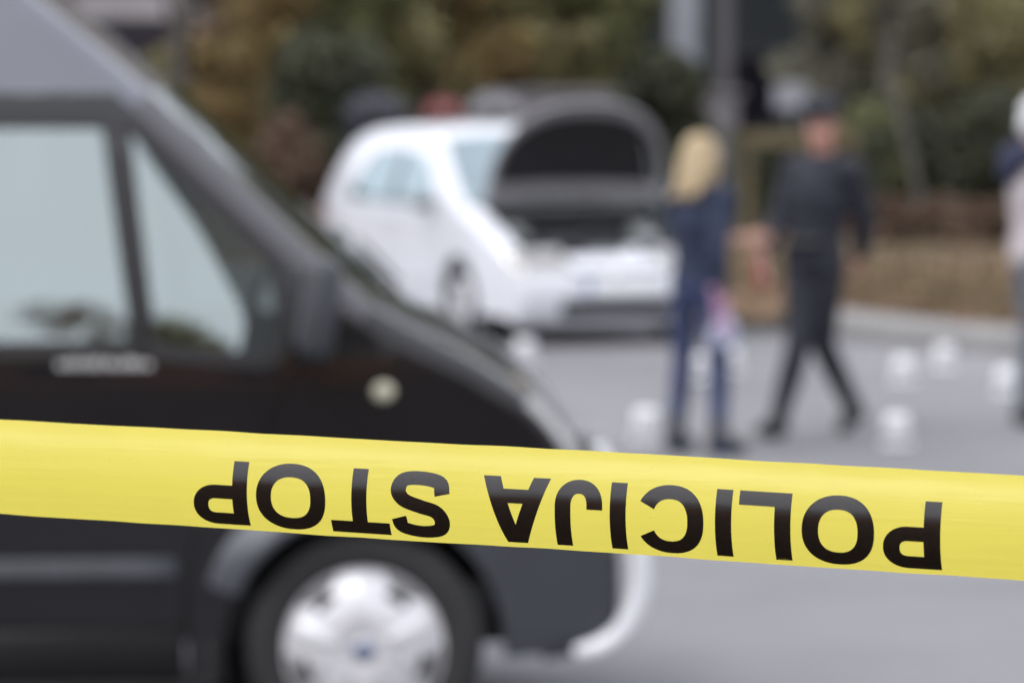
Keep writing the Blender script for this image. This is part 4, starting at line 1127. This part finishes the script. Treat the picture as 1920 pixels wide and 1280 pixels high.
def figure(H, J, skin, build=1.0):
    """J: joints in the person's own frame (x forward, y to the left, z up). Returns primitives of the body."""
    P = []
    n = Vector(J['neck']); h = Vector(J['head'])         # head = centre of the skull
    k = H / 1.75
    up = (h - n).normalized(); fw = Vector(J.get('look', (1, 0, 0))); fw = (fw - up * fw.dot(up)).normalized(); lf = up.cross(fw)
    rot = Matrix((fw, lf, up)).transposed().to_euler()
    def hp(a, b, c): return h + (fw * a + lf * b + up * c) * k
    P += [('e', hp(-0.012, 0, 0.025), (0.098 * k, 0.077 * k, 0.098 * k), rot), ('e', hp(0.022, 0, -0.045), (0.072 * k, 0.062 * k, 0.078 * k), rot),
          ('e', hp(0.055, 0, -0.098), (0.030 * k, 0.036 * k, 0.022 * k), rot), ('e', hp(0.088, 0, -0.022), (0.020 * k, 0.014 * k, 0.026 * k), rot),
          ('c', hp(0.082, 0, 0.012), hp(0.098, 0, -0.028), 0.009 * k, 0.012 * k)]
    for s in (-1, 1):
        P.append(('e', hp(-0.012, s * 0.078, -0.018), (0.020 * k, 0.009 * k, 0.032 * k), rot))
        P.append(('e', hp(0.060, s * 0.034, -0.030), (0.024 * k, 0.022 * k, 0.022 * k), rot))
    P.append(('c', n - up * 0.04 * k, hp(-0.015, 0, -0.07), 0.056 * k, 0.052 * k))
    sp_, ch, pel = Vector(J['shoulder_mid']), Vector(J['chest']), Vector(J['pelvis'])
    sv = (Vector(J['shl']) - Vector(J['shr'])).normalized(); tf = sv.cross((ch - pel).normalized()); tu = tf.cross(sv)
    trot = Matrix((tf, sv, tu)).transposed().to_euler()
    T = [('e', ch, (0.115 * k * build, 0.160 * k * build, 0.19 * k), trot), ('e', (ch + pel) / 2, (0.100 * k * build, 0.138 * k * build, 0.17 * k), trot),
         ('e', pel, (0.110 * k * build, 0.160 * k * build, 0.13 * k), trot), ('c', Vector(J['shr']), Vector(J['shl']), 0.060 * k, 0.060 * k), ('c', sp_, n, 0.075 * k, 0.058 * k)]
    P += T
    A = []
    for c in 'lr':
        sh, el, wr = (Vector(J[q + c]) for q in ('sh', 'el', 'wr'))
        A.append([('c', sh, el, 0.050 * k, 0.041 * k), ('c', el, wr, 0.041 * k, 0.027 * k)])
        P += A[-1] + hand_prims(wr, Vector(J['hd' + c]), J['hn' + c], 0.98 * k, J.get('curl' + c, 0.45))
    Lg = []
    for c in 'lr':
        hp_, kn, an, to = (Vector(J[q + c]) for q in ('hip', 'kn', 'an', 'to'))
        sh_c = kn.lerp(an, 0.3)
        Lg.append([('c', hp_, kn, 0.082 * k * build, 0.056 * k), ('c', kn, sh_c, 0.055 * k, 0.056 * k), ('c', sh_c, an, 0.055 * k, 0.036 * k)])
        P += Lg[-1] + [('c', an, to, 0.034 * k, 0.026 * k)]
    return P, T, A, Lg, hp, rot, k
def grow(prims, d):
    out = []
    for p in prims:
        if p[0] == 'c': out.append(('c', p[1], p[2], p[3] + d, p[4] + d))
        else: out.append(('e', p[1], tuple(r + d for r in p[2]), p[3]))
    return out
def person(loc, yaw, H, J, label, look):
    """look: dict of clothing"""
    root = empty('person', loc, yaw); tag(root, label, 'person')
    P, T, A, Lg, hp, rot, k = figure(H, J, look['skin'], look.get('build', 1.0))
    body = obj('body', blob_mesh('body', P, 0.0075, 4), look['skin'], root)
    for s in (-1, 1):
        bm = bmesh.new(); bmesh.ops.create_uvsphere(bm, u_segments=14, v_segments=10, radius=0.0105 * k); e = obj('eye', bm, M_eye, root); e.location = hp(0.070, s * 0.031, 0.004)
        bm = bmesh.new(); bmesh.ops.create_uvsphere(bm, u_segments=10, v_segments=8, radius=0.0055 * k); i = obj('iris', bm, M_iris, e); i.location = (Vector(rot.to_matrix() @ Vector((0.0062 * k, 0, 0))))
        obj('eyebrow', tube([hp(0.084, s * 0.016, 0.028), hp(0.087, s * 0.034, 0.033), hp(0.076, s * 0.052, 0.027)], 0.005 * k, 6), M_brow, root)
    obj('mouth', tube([hp(0.078, -0.024, -0.066), hp(0.089, 0, -0.064), hp(0.078, 0.024, -0.066)], [0.003, 0.0065 * k, 0.003], 8), M_lip, root)
    tf = look.get('top_grow', 0.016)
    pel = Vector(J['pelvis'])
    top = [p for p in grow(T[:-1], tf)]
    for a in A:                                   # sleeves end at the wrist
        c0, c1 = a
        sleeve = look.get('sleeve', 0.86) if a is A[0] else 0.86
        top += grow([c0, ('c', c1[1], c1[1].lerp(c1[2], sleeve), c1[3], c1[4] + 0.004)], tf)
    top.append(('c', Vector(J['neck']) - Vector((0, 0, 0.06)), Vector(J['neck']) - Vector((0, 0, 0.035)), 0.082 * k, 0.074 * k))
    if look.get('hem'): top.append(('e', pel - Vector((0, 0, look['hem'])), (0.135 * k, 0.175 * k, 0.10 * k), E0))
    obj('jacket', blob_mesh('jacket', top, 0.012, 5), look['top'], root)
    tr = [('e', pel - Vector((0, 0, 0.02)), (0.122 * k, 0.168 * k, 0.13 * k), E0)]
    for l in Lg:
        tr += grow(l, look.get('trouser_grow', 0.018)); e_ = Vector(l[2][2]); tr.append(('c', e_, e_ - (Vector(l[2][1]) - e_).normalized() * 0.045, 0.056, 0.058))
    obj('trousers', blob_mesh('trousers', tr, 0.012, 5), look['trousers'], root)
    for c in 'lr':
        an, to = Vector(J['an' + c]), Vector(J['to' + c]); d = (to - an); 
        flat = Vector((d.x, d.y, 0)).normalized(); fd = d.normalized()
        heel = an - flat * 0.035 + Vector((0, 0, -0.035))
        S = [('c', an, to, 0.046, 0.040), ('c', an + Vector((0, 0, 0.03)), an + (Vector(J['kn' + c]) - an).normalized() * 0.09, 0.050, 0.050), ('c', heel, to + Vector((0, 0, -0.0)), 0.042, 0.036), ('c', an + Vector((0, 0, 0.02)), heel, 0.052, 0.045), ('c', heel.lerp(to, 0.5), to, 0.046, 0.040)]
        obj('shoe', blob_mesh('shoe', S, 0.010, 4), M_shoe, root)
    return root, hp, rot, k

# -- blonde person, seen from behind and the side, facing the uniformed person
M_hair = mat('blonde_hair', (0.29, 0.21, 0.115), 0.6, col2=(0.50, 0.39, 0.235), scale=22, bump=0.5, bscale=70)
M_jnavy = mat('navy_jacket', (0.010, 0.017, 0.044), 0.8, var=0.2, scale=6, bump=0.3, bscale=40)
M_jeans = mat('blue_jeans', (0.034, 0.046, 0.105), 0.85, var=0.25, scale=7, bump=0.3, bscale=60)
g1 = ground(1308, 852)
J1 = dict(pelvis=(0, 0, 0.93), chest=(0.0, 0, 1.22), shoulder_mid=(-0.01, 0, 1.36), neck=(0.0, 0, 1.42), head=(0.03, 0, 1.565), look=(0.95, -0.1, -0.2),
          shl=(0.0, 0.165, 1.355), shr=(0.0, -0.165, 1.355), ell=(0.10, 0.17, 1.08), wrl=(0.33, -0.06, 1.13), hdl=(0.9, -0.5, 0.12), hnl=(0, -1, 0.2), curll=0.6,
          elr=(-0.11, -0.21, 1.07), wrr=(-0.09, -0.205, 0.855), hdr=(0.25, 0, -1), hnr=(0.3, 1, 0), curlr=0.8,
          hipl=(0, 0.085, 0.88), hipr=(0, -0.085, 0.88), knl=(0.03, 0.12, 0.48), knr=(0.03, -0.12, 0.48), anl=(-0.01, 0.145, 0.085), anr=(-0.01, -0.145, 0.085), tol=(0.15, 0.17, 0.04), tor=(0.15, -0.17, 0.04))
YAW1 = R(50)
p1, hp1, rot1, k1 = person((g1.x, g1.y, 0), YAW1, 1.68, J1, 'blonde person in navy jacket and jeans, back turned, reaching out one hand', dict(skin=M_skin, top=M_jnavy, trousers=M_jeans, build=0.92, top_grow=0.020, sleeve=0.40, trouser_grow=0.008)); p1.scale = (0.96, 0.96, 0.96)
hair = [('e', hp1(-0.020, 0, 0.030), (0.110, 0.088, 0.104), rot1), ('e', hp1(-0.060, 0, -0.055), (0.075, 0.094, 0.115), rot1), ('e', hp1(-0.078, 0.01, -0.125), (0.052, 0.088, 0.085), rot1)]
for s in (-1, 1):
    hair += [('c', hp1(0.025, s * 0.070, 0.03), hp1(0.02, s * 0.080, -0.13), 0.030, 0.020), ('c', hp1(-0.03, s * 0.075, 0.0), hp1(-0.05, s * 0.090, -0.17), 0.034, 0.018)]
hr = random.Random(3)
for kk in range(26):                      # separate locks of uneven length falling over collar and shoulders
    a = -1 + 2 * kk / 25; b0 = hp1(-0.105 + 0.045 * a * a, a * 0.078, -0.02)
    b1 = hp1(-0.115 + 0.04 * a * a + hr.uniform(-.015, .015), a * 0.088 + hr.uniform(-.012, .012), -0.15)
    b2 = hp1(-0.110 + hr.uniform(-.03, .02), a * 0.098 + hr.uniform(-.02, .02), -0.20 - hr.uniform(0, 0.065))
    hair += [('c', b0, b1, 0.017, 0.013), ('c', b1, b2, 0.013, 0.005)]
obj('hair', blob_mesh('hair', hair, 0.0065, 2), M_hair, p1)
# lilac glove on the lowered hand
M_glove = mat('lilac_glove', (0.50, 0.27, 0.42), 0.45, var=0.12, scale=12)
gl = grow(hand_prims(Vector(J1['wrr']), Vector(J1['hdr']), J1['hnr'], 0.96, 0.8), 0.004) + [('c', Vector(J1['wrr']) + Vector((-0.01, 0, 0.04)), Vector(J1['wrr']), 0.046, 0.038)]
obj('glove', blob_mesh('glove', gl, 0.0065, 3), M_glove, p1)
# crumpled clear bag held in the gloved hand: a thing of its own
bag = empty('plastic_bag'); bag.parent = None
wv = Matrix.Rotation(YAW1, 4, 'Z') @ (Vector(J1['wrr']) + Vector((0.055, 0.01, -0.115))) * 0.96 + Vector((g1.x, g1.y, 0))
bag.location = wv
bm = bmesh.new(); rings = []
for i in range(9):
    t = i / 8; ring = []
    for q in range(16):
        a = 2 * PI * q / 16; r = (0.014 + 0.052 * math.sin(PI * min(1, t * 0.62 + 0.02)) ) * (1 + 0.16 * math.sin(3 * a + 5 * t) + 0.10 * math.sin(7 * a - 9 * t))
        ring.append((math.cos(a) * r * 1.1, math.sin(a) * r * 0.6, 0.03 - 0.19 * t))
    rings.append(ring)
add_ring_loft(bm, rings); bmesh.ops.recalc_face_normals(bm, faces=bm.faces[:])
obj('pouch', bm, mat('clear_plastic', (0.34, 0.36, 0.47), 0.3, var=0.15, scale=20), bag)
obj('label_strip', box(0, -0.045, -0.05, 0.06, 0.012, 0.05, rot=Euler((0, 0.1, 0)), bev=0.002), mat('pink_label', (0.50, 0.27, 0.42), 0.5), bag)
tag(bag, 'crumpled pale plastic bag with pink label hanging from a lilac glove', 'bag')

# -- uniformed person walking towards the camera
M_unif = mat('dark_uniform', (0.013, 0.015, 0.025), 0.8, var=0.2, scale=6, bump=0.3, bscale=40)
M_unift = mat('dark_trousers', (0.014, 0.016, 0.024), 0.85, var=0.2, scale=6, bump=0.3, bscale=40)
g2 = ground(1522, 818)
J2 = dict(pelvis=(-0.02, 0.0, 0.97), chest=(-0.01, 0.03, 1.28), shoulder_mid=(0.0, 0.05, 1.44), neck=(0.0, 0.055, 1.50), head=(0.035, 0.065, 1.660), look=(0.92, 0.10, -0.25),
          shl=(0.0, 0.215, 1.42), shr=(0.0, -0.115, 1.42), ell=(-0.13, 0.245, 1.16), wrl=(-0.22, 0.17, 0.95), hdl=(-0.2, -0.35, -1), hnl=(0.2, -1, 0), curll=0.6,
          elr=(0.02, -0.190, 1.16), wrr=(0.16, -0.205, 0.98), hdr=(0.7, -0.15, -0.5), hnr=(0, 1, 0.1), curlr=0.9,
          hipl=(-0.02, 0.09, 0.92), hipr=(-0.02, -0.08, 0.92), knl=(-0.06, 0.03, 0.49), knr=(0.13, -0.015, 0.49), anl=(-0.27, 0.105, 0.14), anr=(0.17, -0.115, 0.085), tol=(-0.14, 0.115, 0.045), tor=(0.32, -0.13, 0.05))
YAW2 = R(-122)
p2, hp2, rot2, k2 = person((g2.x, g2.y, 0), YAW2, 1.79, J2, 'walking person in dark uniform and flat cap, facing the camera', dict(skin=M_skinred, top=M_unif, trousers=M_unift, build=0.98, top_grow=0.020, trouser_grow=0.012))
M_hairdark = mat('dark_hair', (0.03, 0.022, 0.016), 0.7, bump=0.4, bscale=80)
obj('hair', blob_mesh('hair', [('e', hp2(-0.025, 0, 0.03), (0.096, 0.084, 0.092), rot2), ('e', hp2(-0.065, 0, -0.05), (0.04, 0.068, 0.05), rot2)], 0.010, 3), M_hairdark, p2)
cap = empty('cap'); cap.parent = p2; cap.location = hp2(-0.008, 0, 0.082); cap.rotation_euler = rot2; cap.scale = (0.95, 0.95, 0.8)
obj('crown', lathe([(0.0, 0.075), (0.085, 0.073), (0.112, 0.060), (0.118, 0.050), (0.105, 0.02), (0.100, -0.012), (0.094, -0.012), (0.0, 0.02)], 'Z', 32), M_unif, cap)
bm = bmesh.new(); rings = []
for i in range(13):
    a = R(-68 + 136 * i / 12); r1 = 0.098; r2 = 0.098 + 0.045 * math.cos(a) ** 0.8
    rings.append([(math.cos(a) * r1, math.sin(a) * r1, -0.004), (math.cos(a) * r2, math.sin(a) * r2, -0.020), (math.cos(a) * r2, math.sin(a) * r2, -0.025), (math.cos(a) * r1, math.sin(a) * r1, -0.010)])
add_ring_loft(bm, rings); bmesh.ops.recalc_face_normals(bm, faces=bm.faces[:]); obj('peak', bm, M_shoe, cap)
obj('belt', lathe([(0.150, -0.022), (0.156, -0.022), (0.156, 0.022), (0.150, 0.022)], 'Z', 32), M_shoe, p2).location = (-0.02, 0.0, 1.04)
# red folder in the right hand
fold = empty('red_folder')
wv = Matrix.Rotation(YAW2, 4, 'Z') @ (Vector(J2['wrr']) + Vector((0.075, 0.01, -0.075))) + Vector((g2.x, g2.y, 0))
fold.location = wv; fold.rotation_euler = (R(8), R(-15), YAW2 + R(55))
M_fold = mat('red_card', (0.30, 0.035, 0.03), 0.55, var=0.1)
obj('cover', box(0, -0.006, -0.02, 0.115, 0.003, 0.15, bev=0.001), M_fold, fold, smooth=False)
obj('cover', box(0, 0.006, -0.02, 0.115, 0.003, 0.15, bev=0.001), M_fold, fold, smooth=False)
obj('pages', box(0.002, 0, -0.02, 0.107, 0.008, 0.142), M_plate, fold, smooth=False)
tag(fold, 'small red folder in the hand of the uniformed person', 'folder')

# -- third person, cut off by the right edge, facing away to the right
M_pale = mat('pale_jacket', (0.46, 0.42, 0.43), 0.8, var=0.1, scale=6, bump=0.3, bscale=40)
M_greyt = mat('blue_grey_trousers', (0.13, 0.14, 0.165), 0.85, var=0.15)
M_knit = mat('white_knit', (0.66, 0.66, 0.67), 0.9, var=0.06, bump=0.6, bscale=90)
g3 = ground(1938, 800)
J3 = dict(pelvis=(0, 0, 0.98), chest=(0.0, 0, 1.29), shoulder_mid=(-0.01, 0, 1.46), neck=(0.0, 0, 1.53), head=(0.03, 0, 1.675), look=(1, 0, -0.1),
          shl=(0.0, 0.19, 1.44), shr=(0.0, -0.19, 1.44), ell=(0.02, 0.24, 1.15), wrl=(0.22, 0.20, 1.05), hdl=(1, -0.2, 0.1), hnl=(0, -1, 0), elr=(-0.05, -0.25, 1.15), wrr=(0.0, -0.25, 0.90), hdr=(0.15, 0, -1), hnr=(0, 1, 0),
          hipl=(0, 0.09, 0.93), hipr=(0, -0.09, 0.93), knl=(0.03, 0.10, 0.5), knr=(0.03, -0.10, 0.5), anl=(-0.01, 0.10, 0.085), anr=(-0.01, -0.11, 0.085), tol=(0.16, 0.12, 0.04), tor=(0.16, -0.13, 0.04))
p3, hp3, rot3, k3 = person((g3.x, g3.y, 0), R(15), 1.80, J3, 'person in pale jacket and white cap, cut off by the right edge', dict(skin=M_skin, top=M_pale, trousers=M_greyt, build=1.0, top_grow=0.024, hem=0.04))
obj('cap', blob_mesh('cap', [('e', hp3(-0.018, 0, 0.042), (0.112, 0.092, 0.100), rot3), ('e', hp3(-0.05, 0, -0.03), (0.072, 0.086, 0.075), rot3)], 0.010, 3), M_knit, p3)
obj('hood', blob_mesh('hood', [('e', (-0.11, 0, 1.49), (0.085, 0.15, 0.075), E0), ('c', (-0.08, -0.15, 1.50), (-0.08, 0.15, 1.50), 0.06, 0.06), ('e', (-0.155, 0, 1.42), (0.06, 0.10, 0.085), E0)], 0.012, 4), mat('navy_hood', (0.020, 0.022, 0.055), 0.85, bump=0.3, bscale=40), p3)

# ------------------------------------------------------------------ what stands behind the camera (seen in the van's panes and paint)
BT = [(-26, -29, 9.8), (-20, -29, 10.8), (-14.5, -30, 10.6), (-9, -29, 11.6), (-4.6, -30, 10.0), (0.5, -29, 8.4), (7, -29, 8.8), (13, -28, 9.6), (19, -28, 10.0), (26, -16, 10.4), (29, -5, 9.0), (-34, -20, 9.0)]
ORD = ['first', 'second', 'third', 'fourth', 'fifth', 'sixth', 'seventh', 'eighth', 'ninth', 'tenth', 'eleventh', 'twelfth']
for i, (x, y, h) in enumerate(BT):
    tree(x, y, h, 0.16, h * 0.36, ('brown', 'olive', 'ochre', 'green')[i % 4], f'autumn tree behind the viewer, {ORD[i]} of the row', n=2600, size=0.24, crown_base=0.16, group='trees behind the viewer', nc=30)
M_brick = mat('brown_brick', (0.55, 0.29, 0.17), 0.9, var=0.2, scale=1.5)
building(-40, 30, -21, 4.2, 14, 'low_brick_building', 'long low brown brick building behind the viewer', M_brick, M_brick, base_h=0.9, pw=3.6, depth=-5.0)

# ------------------------------------------------------------------ the yellow tape with its print
TP_L, TP_R = at(0, 873.5, 2.730), at(1920, 989.5, 2.478)
T_t = (TP_R - TP_L).normalized(); T_c0 = (TP_L + TP_R) / 2
T_up = (Vector((0, 0, 1)) - T_t * T_t.z).normalized()
T_n = T_t.cross(T_up)
if T_n.y > 0: T_n = -T_n
TILT = R(6.0)
T_up, T_n = T_up * math.cos(TILT) - T_n * math.sin(TILT), T_n * math.cos(TILT) + T_up * math.sin(TILT)
T_R, T_HALF = 0.0475, R(45.3)
def tape_pt(u, v, lift=0.0):
    wob = 0.0012 * math.sin(u * 9.0 + 0.6) + 0.0007 * math.sin(u * 23.0)
    rr = T_R * (1 + 0.02 * math.sin(u * 5.0 + 1.0)); a = v / rr
    return T_c0 + T_t * u + T_up * ((rr + lift) * math.sin(a) + wob * 0.3) + T_n * ((rr + lift) * math.cos(a) - rr * math.cos(T_HALF) + wob)
def project(p):
    d = p - Vector((0, 0, CAM_Z)); zc = d.y * CP - d.z * SP; yc = d.y * SP + d.z * CP
    return 960 + F_PX * d.x / zc, 640 - F_PX * yc / zc
def u_at(px, v):
    lo, hi = -0.6, 0.6
    for _ in range(40):
        m = (lo + hi) / 2
        if project(tape_pt(m, v))[0] < px: lo = m
        else: hi = m
    return (lo + hi) / 2
VW = T_R * T_HALF
tape = empty('police_tape', tuple(T_c0))
bm = bmesh.new(); rings = []
NU = 900
for i in range(NU + 1):
    u = -3.2 + 6.4 * i / NU
    e0 = 0.0001 * math.sin(u * 61) + 0.0001 * math.sin(u * 137 + 2) + 0.00015 * math.sin(u * 17); e1 = 0.0001 * math.sin(u * 53 + 1) + 0.0001 * math.sin(u * 119) + 0.00015 * math.sin(u * 13 + 4)
    rings.append([tape_pt(u, (-VW + e0) + (2 * VW + e1 - e0) * k / 28, 0.00012 * math.sin(u * 90 + k * 0.7) * (abs(k - 14) / 14) ** 2) - T_c0 for k in range(29)])
add_ring_loft(bm, rings, False, False); bmesh.ops.recalc_face_normals(bm, faces=bm.faces[:])
M_tape = mat('yellow_film', (0.95, 0.84, 0.148), 0.30, var=0.02, scale=9, bump=0.06, bscale=35, trans=0.62)
nt = M_tape.node_tree; pb_ = nt.nodes['Principled BSDF']
tc_ = nt.nodes.new('ShaderNodeTexCoord'); mp_ = nt.nodes.new('ShaderNodeMapping'); mp_.inputs['Scale'].default_value = (5, 5, 130); mp_.inputs['Rotation'].default_value = (0, R(2.2), 0)
ns_ = nt.nodes.new('ShaderNodeTexNoise'); ns_.inputs['Scale'].default_value = 1.6; ns_.inputs['Detail'].default_value = 6
nt.links.new(tc_.outputs['Object'], mp_.inputs['Vector']); nt.links.new(mp_.outputs[0], ns_.inputs['Vector'])
b2_ = nt.nodes.new('ShaderNodeBump'); b2_.inputs['Strength'].default_value = 0.22; b2_.inputs['Distance'].default_value = 0.002
nt.links.new(ns_.outputs['Fac'], b2_.inputs['Height'])
old = pb_.inputs['Normal'].links[0].from_socket; nt.links.new(old, b2_.inputs['Normal']); nt.links.new(b2_.outputs[0], pb_.inputs['Normal'])
vo_ = nt.nodes.new('ShaderNodeTexNoise'); vo_.inputs['Scale'].default_value = 420; vo_.inputs['Detail'].default_value = 1     # specks of dust
nt.links.new(tc_.outputs['Object'], vo_.inputs['Vector'])
th_ = nt.nodes.new('ShaderNodeMapRange'); th_.inputs['From Min'].default_value = 0.76; th_.inputs['From Max'].default_value = 0.80; th_.inputs['To Max'].default_value = 0.5
nt.links.new(vo_.outputs['Fac'], th_.inputs['Value'])
dm_ = nt.nodes.new('ShaderNodeMix'); dm_.data_type = 'RGBA'; dm_.inputs['B'].default_value = (0.25, 0.20, 0.12, 1)
src_ = pb_.inputs['Base Color'].links[0].from_socket
nt.links.new(th_.outputs[0], dm_.inputs['Factor']); nt.links.new(src_, dm_.inputs['A']); nt.links.new(dm_.outputs['Result'], pb_.inputs['Base Color'])
obj('band', bm, M_tape, tape)
M_ink = mat('black_ink', (0.009, 0.0055, 0.004), 0.19, var=0.3, scale=300, spec=0.6)
WS, WH, LH = 0.0112, 0.0096, 0.0470
V_BASE = 0.0139
def superell(cx, cy, a, b, a0, a1, n, e=2.25):
    out = []
    for i in range(n + 1):
        t = R(a0 + (a1 - a0) * i / n); c, s_ = math.cos(t), math.sin(t)
        out.append((cx + a * math.copysign(abs(c) ** (2 / e), c), cy + b * math.copysign(abs(s_) ** (2 / e), s_)))
    return out
def glyph(ch, W):
    H = LH; h = WS / 2; g = WH / 2
    def line(a, b, n=14): return [(a[0] + (b[0] - a[0]) * i / n, a[1] + (b[1] - a[1]) * i / n) for i in range(n + 1)]
    if ch == 'I': return [(line((h, 0), (h, H)), False, None)]
    if ch == 'L': return [(line((h, 0), (h, H)), False, None), (line((h, g), (W, g)), False, None)]
    if ch == 'T': return [(line((W / 2, 0), (W / 2, H)), False, None), (line((0, H - g), (W, H - g)), False, None)]
    if ch == 'O': return [(superell(W / 2, H / 2, W / 2 - h, H / 2 - g + 0.0006, 0, 360, 64)[:-1], True, None)]
    if ch == 'C': return [(superell(W / 2, H / 2, W / 2 - h, H / 2 - g + 0.0006, 27, 333, 56), False, None)]
    if ch == 'P':
        yb = 0.0221; r = (H - g - yb) / 2
        bowl = line((h, H - g), (W - 0.017, H - g), 8)[:-1] + superell(W - 0.017, yb + r, 0.017 - h, r, 90, -90, 22, 2.2) + line((W - 0.017, yb), (h, yb), 8)[1:]
        return [(line((h, 0), (h, H)), False, None), (bowl, False, None)]
    if ch == 'J':
        p = line((W - h, H), (W - h, 0.0175), 12)[:-1] + superell(W / 2 - 0.0002, 0.0175, W / 2 - h + 0.0002, 0.0175 - g + 0.0004, 0, -180, 24, 2.2)
        p += [(p[-1][0], 0.0175 + 0.003 * k / 3) for k in (1, 2)]
        return [(p, False, None)]
    if ch == 'A':
        w = WS * 1.10
        return [(line((w / 2, 0), (W / 2 - 0.0010, H)), False, w), (line((W - w / 2, 0), (W / 2 + 0.0010, H)), False, w), (line((W * 0.22, 0.0133), (W * 0.78, 0.0133)), False, None)]
    if ch == 'S':
        q = [(W - h - 0.0002, .690 * H), (.80 * W, .845 * H), (.5 * W, H - g + .0004), (.215 * W, .865 * H), (h + .0004, .715 * H), (.245 * W, .575 * H), (.5 * W, .508 * H), (.765 * W, .425 * H), (W - h, .285 * H), (.785 * W, .125 * H), (.5 * W, g - .0004), (.19 * W, .15 * H), (h, .325 * H)]
        return [([(p.x, p.y) for p in smooth_path([Vector((a, b, 0)) for a, b in q], 6)], False, None)]
    return []
def letter(ch, u_right, W, parent, du):
    """printed upside down: reading direction runs towards -u"""
    bm = bmesh.new()
    for li, (path, closed, horiz) in enumerate(glyph(ch, W)):
        n = len(path); rings = []
        for i, p in enumerate(path):
            a = path[(i - 1) % n] if (closed or i > 0) else path[0]; b = path[(i + 1) % n] if (closed or i < n - 1) else path[-1]
            tx, ty = b[0] - a[0], b[1] - a[1]; l = math.hypot(tx, ty) or 1e-9; tx /= l; ty /= l
            if horiz: ox, oy = horiz / 2, 0.0
            else:
                w = math.hypot(WS * ty, WH * tx) / 2; ox, oy = ty * w, -tx * w
            row = []
            for k in range(5):
                f = -1 + k / 2; gx, gy = p[0] + ox * f, p[1] + oy * f
                row.append(tape_pt(u_right - gx + du, V_BASE - gy, 0.00010 + 0.00005 * li) - T_c0)
            rings.append(row)
        if closed: rings.append([q.copy() for q in rings[0]])
        vr = add_ring_loft(bm, rings, False, False)
    bmesh.ops.remove_doubles(bm, verts=bm.verts[:], dist=1e-6)
    bm.normal_update()
    bmesh.ops.reverse_faces(bm, faces=[f for f in bm.faces if f.normal.dot(T_n) < 0])
    return obj('letter', bm, M_ink, parent)
TEXT = [('P', 1655, 1763), ('O', 1503, 1639), ('L', 1384, 1482), ('I', 1341, 1371), ('C', 1193, 1319), ('I', 1143, 1173), ('J', 1040, 1128), ('A', 903, 1029), ('S', 732, 843), ('T', 618, 728), ('O', 480, 610), ('P', 362, 463)]
VM = V_BASE - LH / 2
for du in (-0.70, 0.0, 0.70):
    for ch, xl, xr in TEXT:
        ul, ur = u_at(xl, VM), u_at(xr, VM)
        letter(ch, ur, ur - ul, tape, du)
tag(tape, 'yellow police tape with black POLICIJA STOP printed upside down, stretched across the picture', 'tape')

# last shrub: closes the one gap that was left above the raised bonnet
shrub(sx(1072, 58.2), 58.2, 0.75, 2.5, 'olive', 'small olive shrub standing over the top edge of the raised bonnet', n=4200, size=0.085, group='shrubs on the bank')
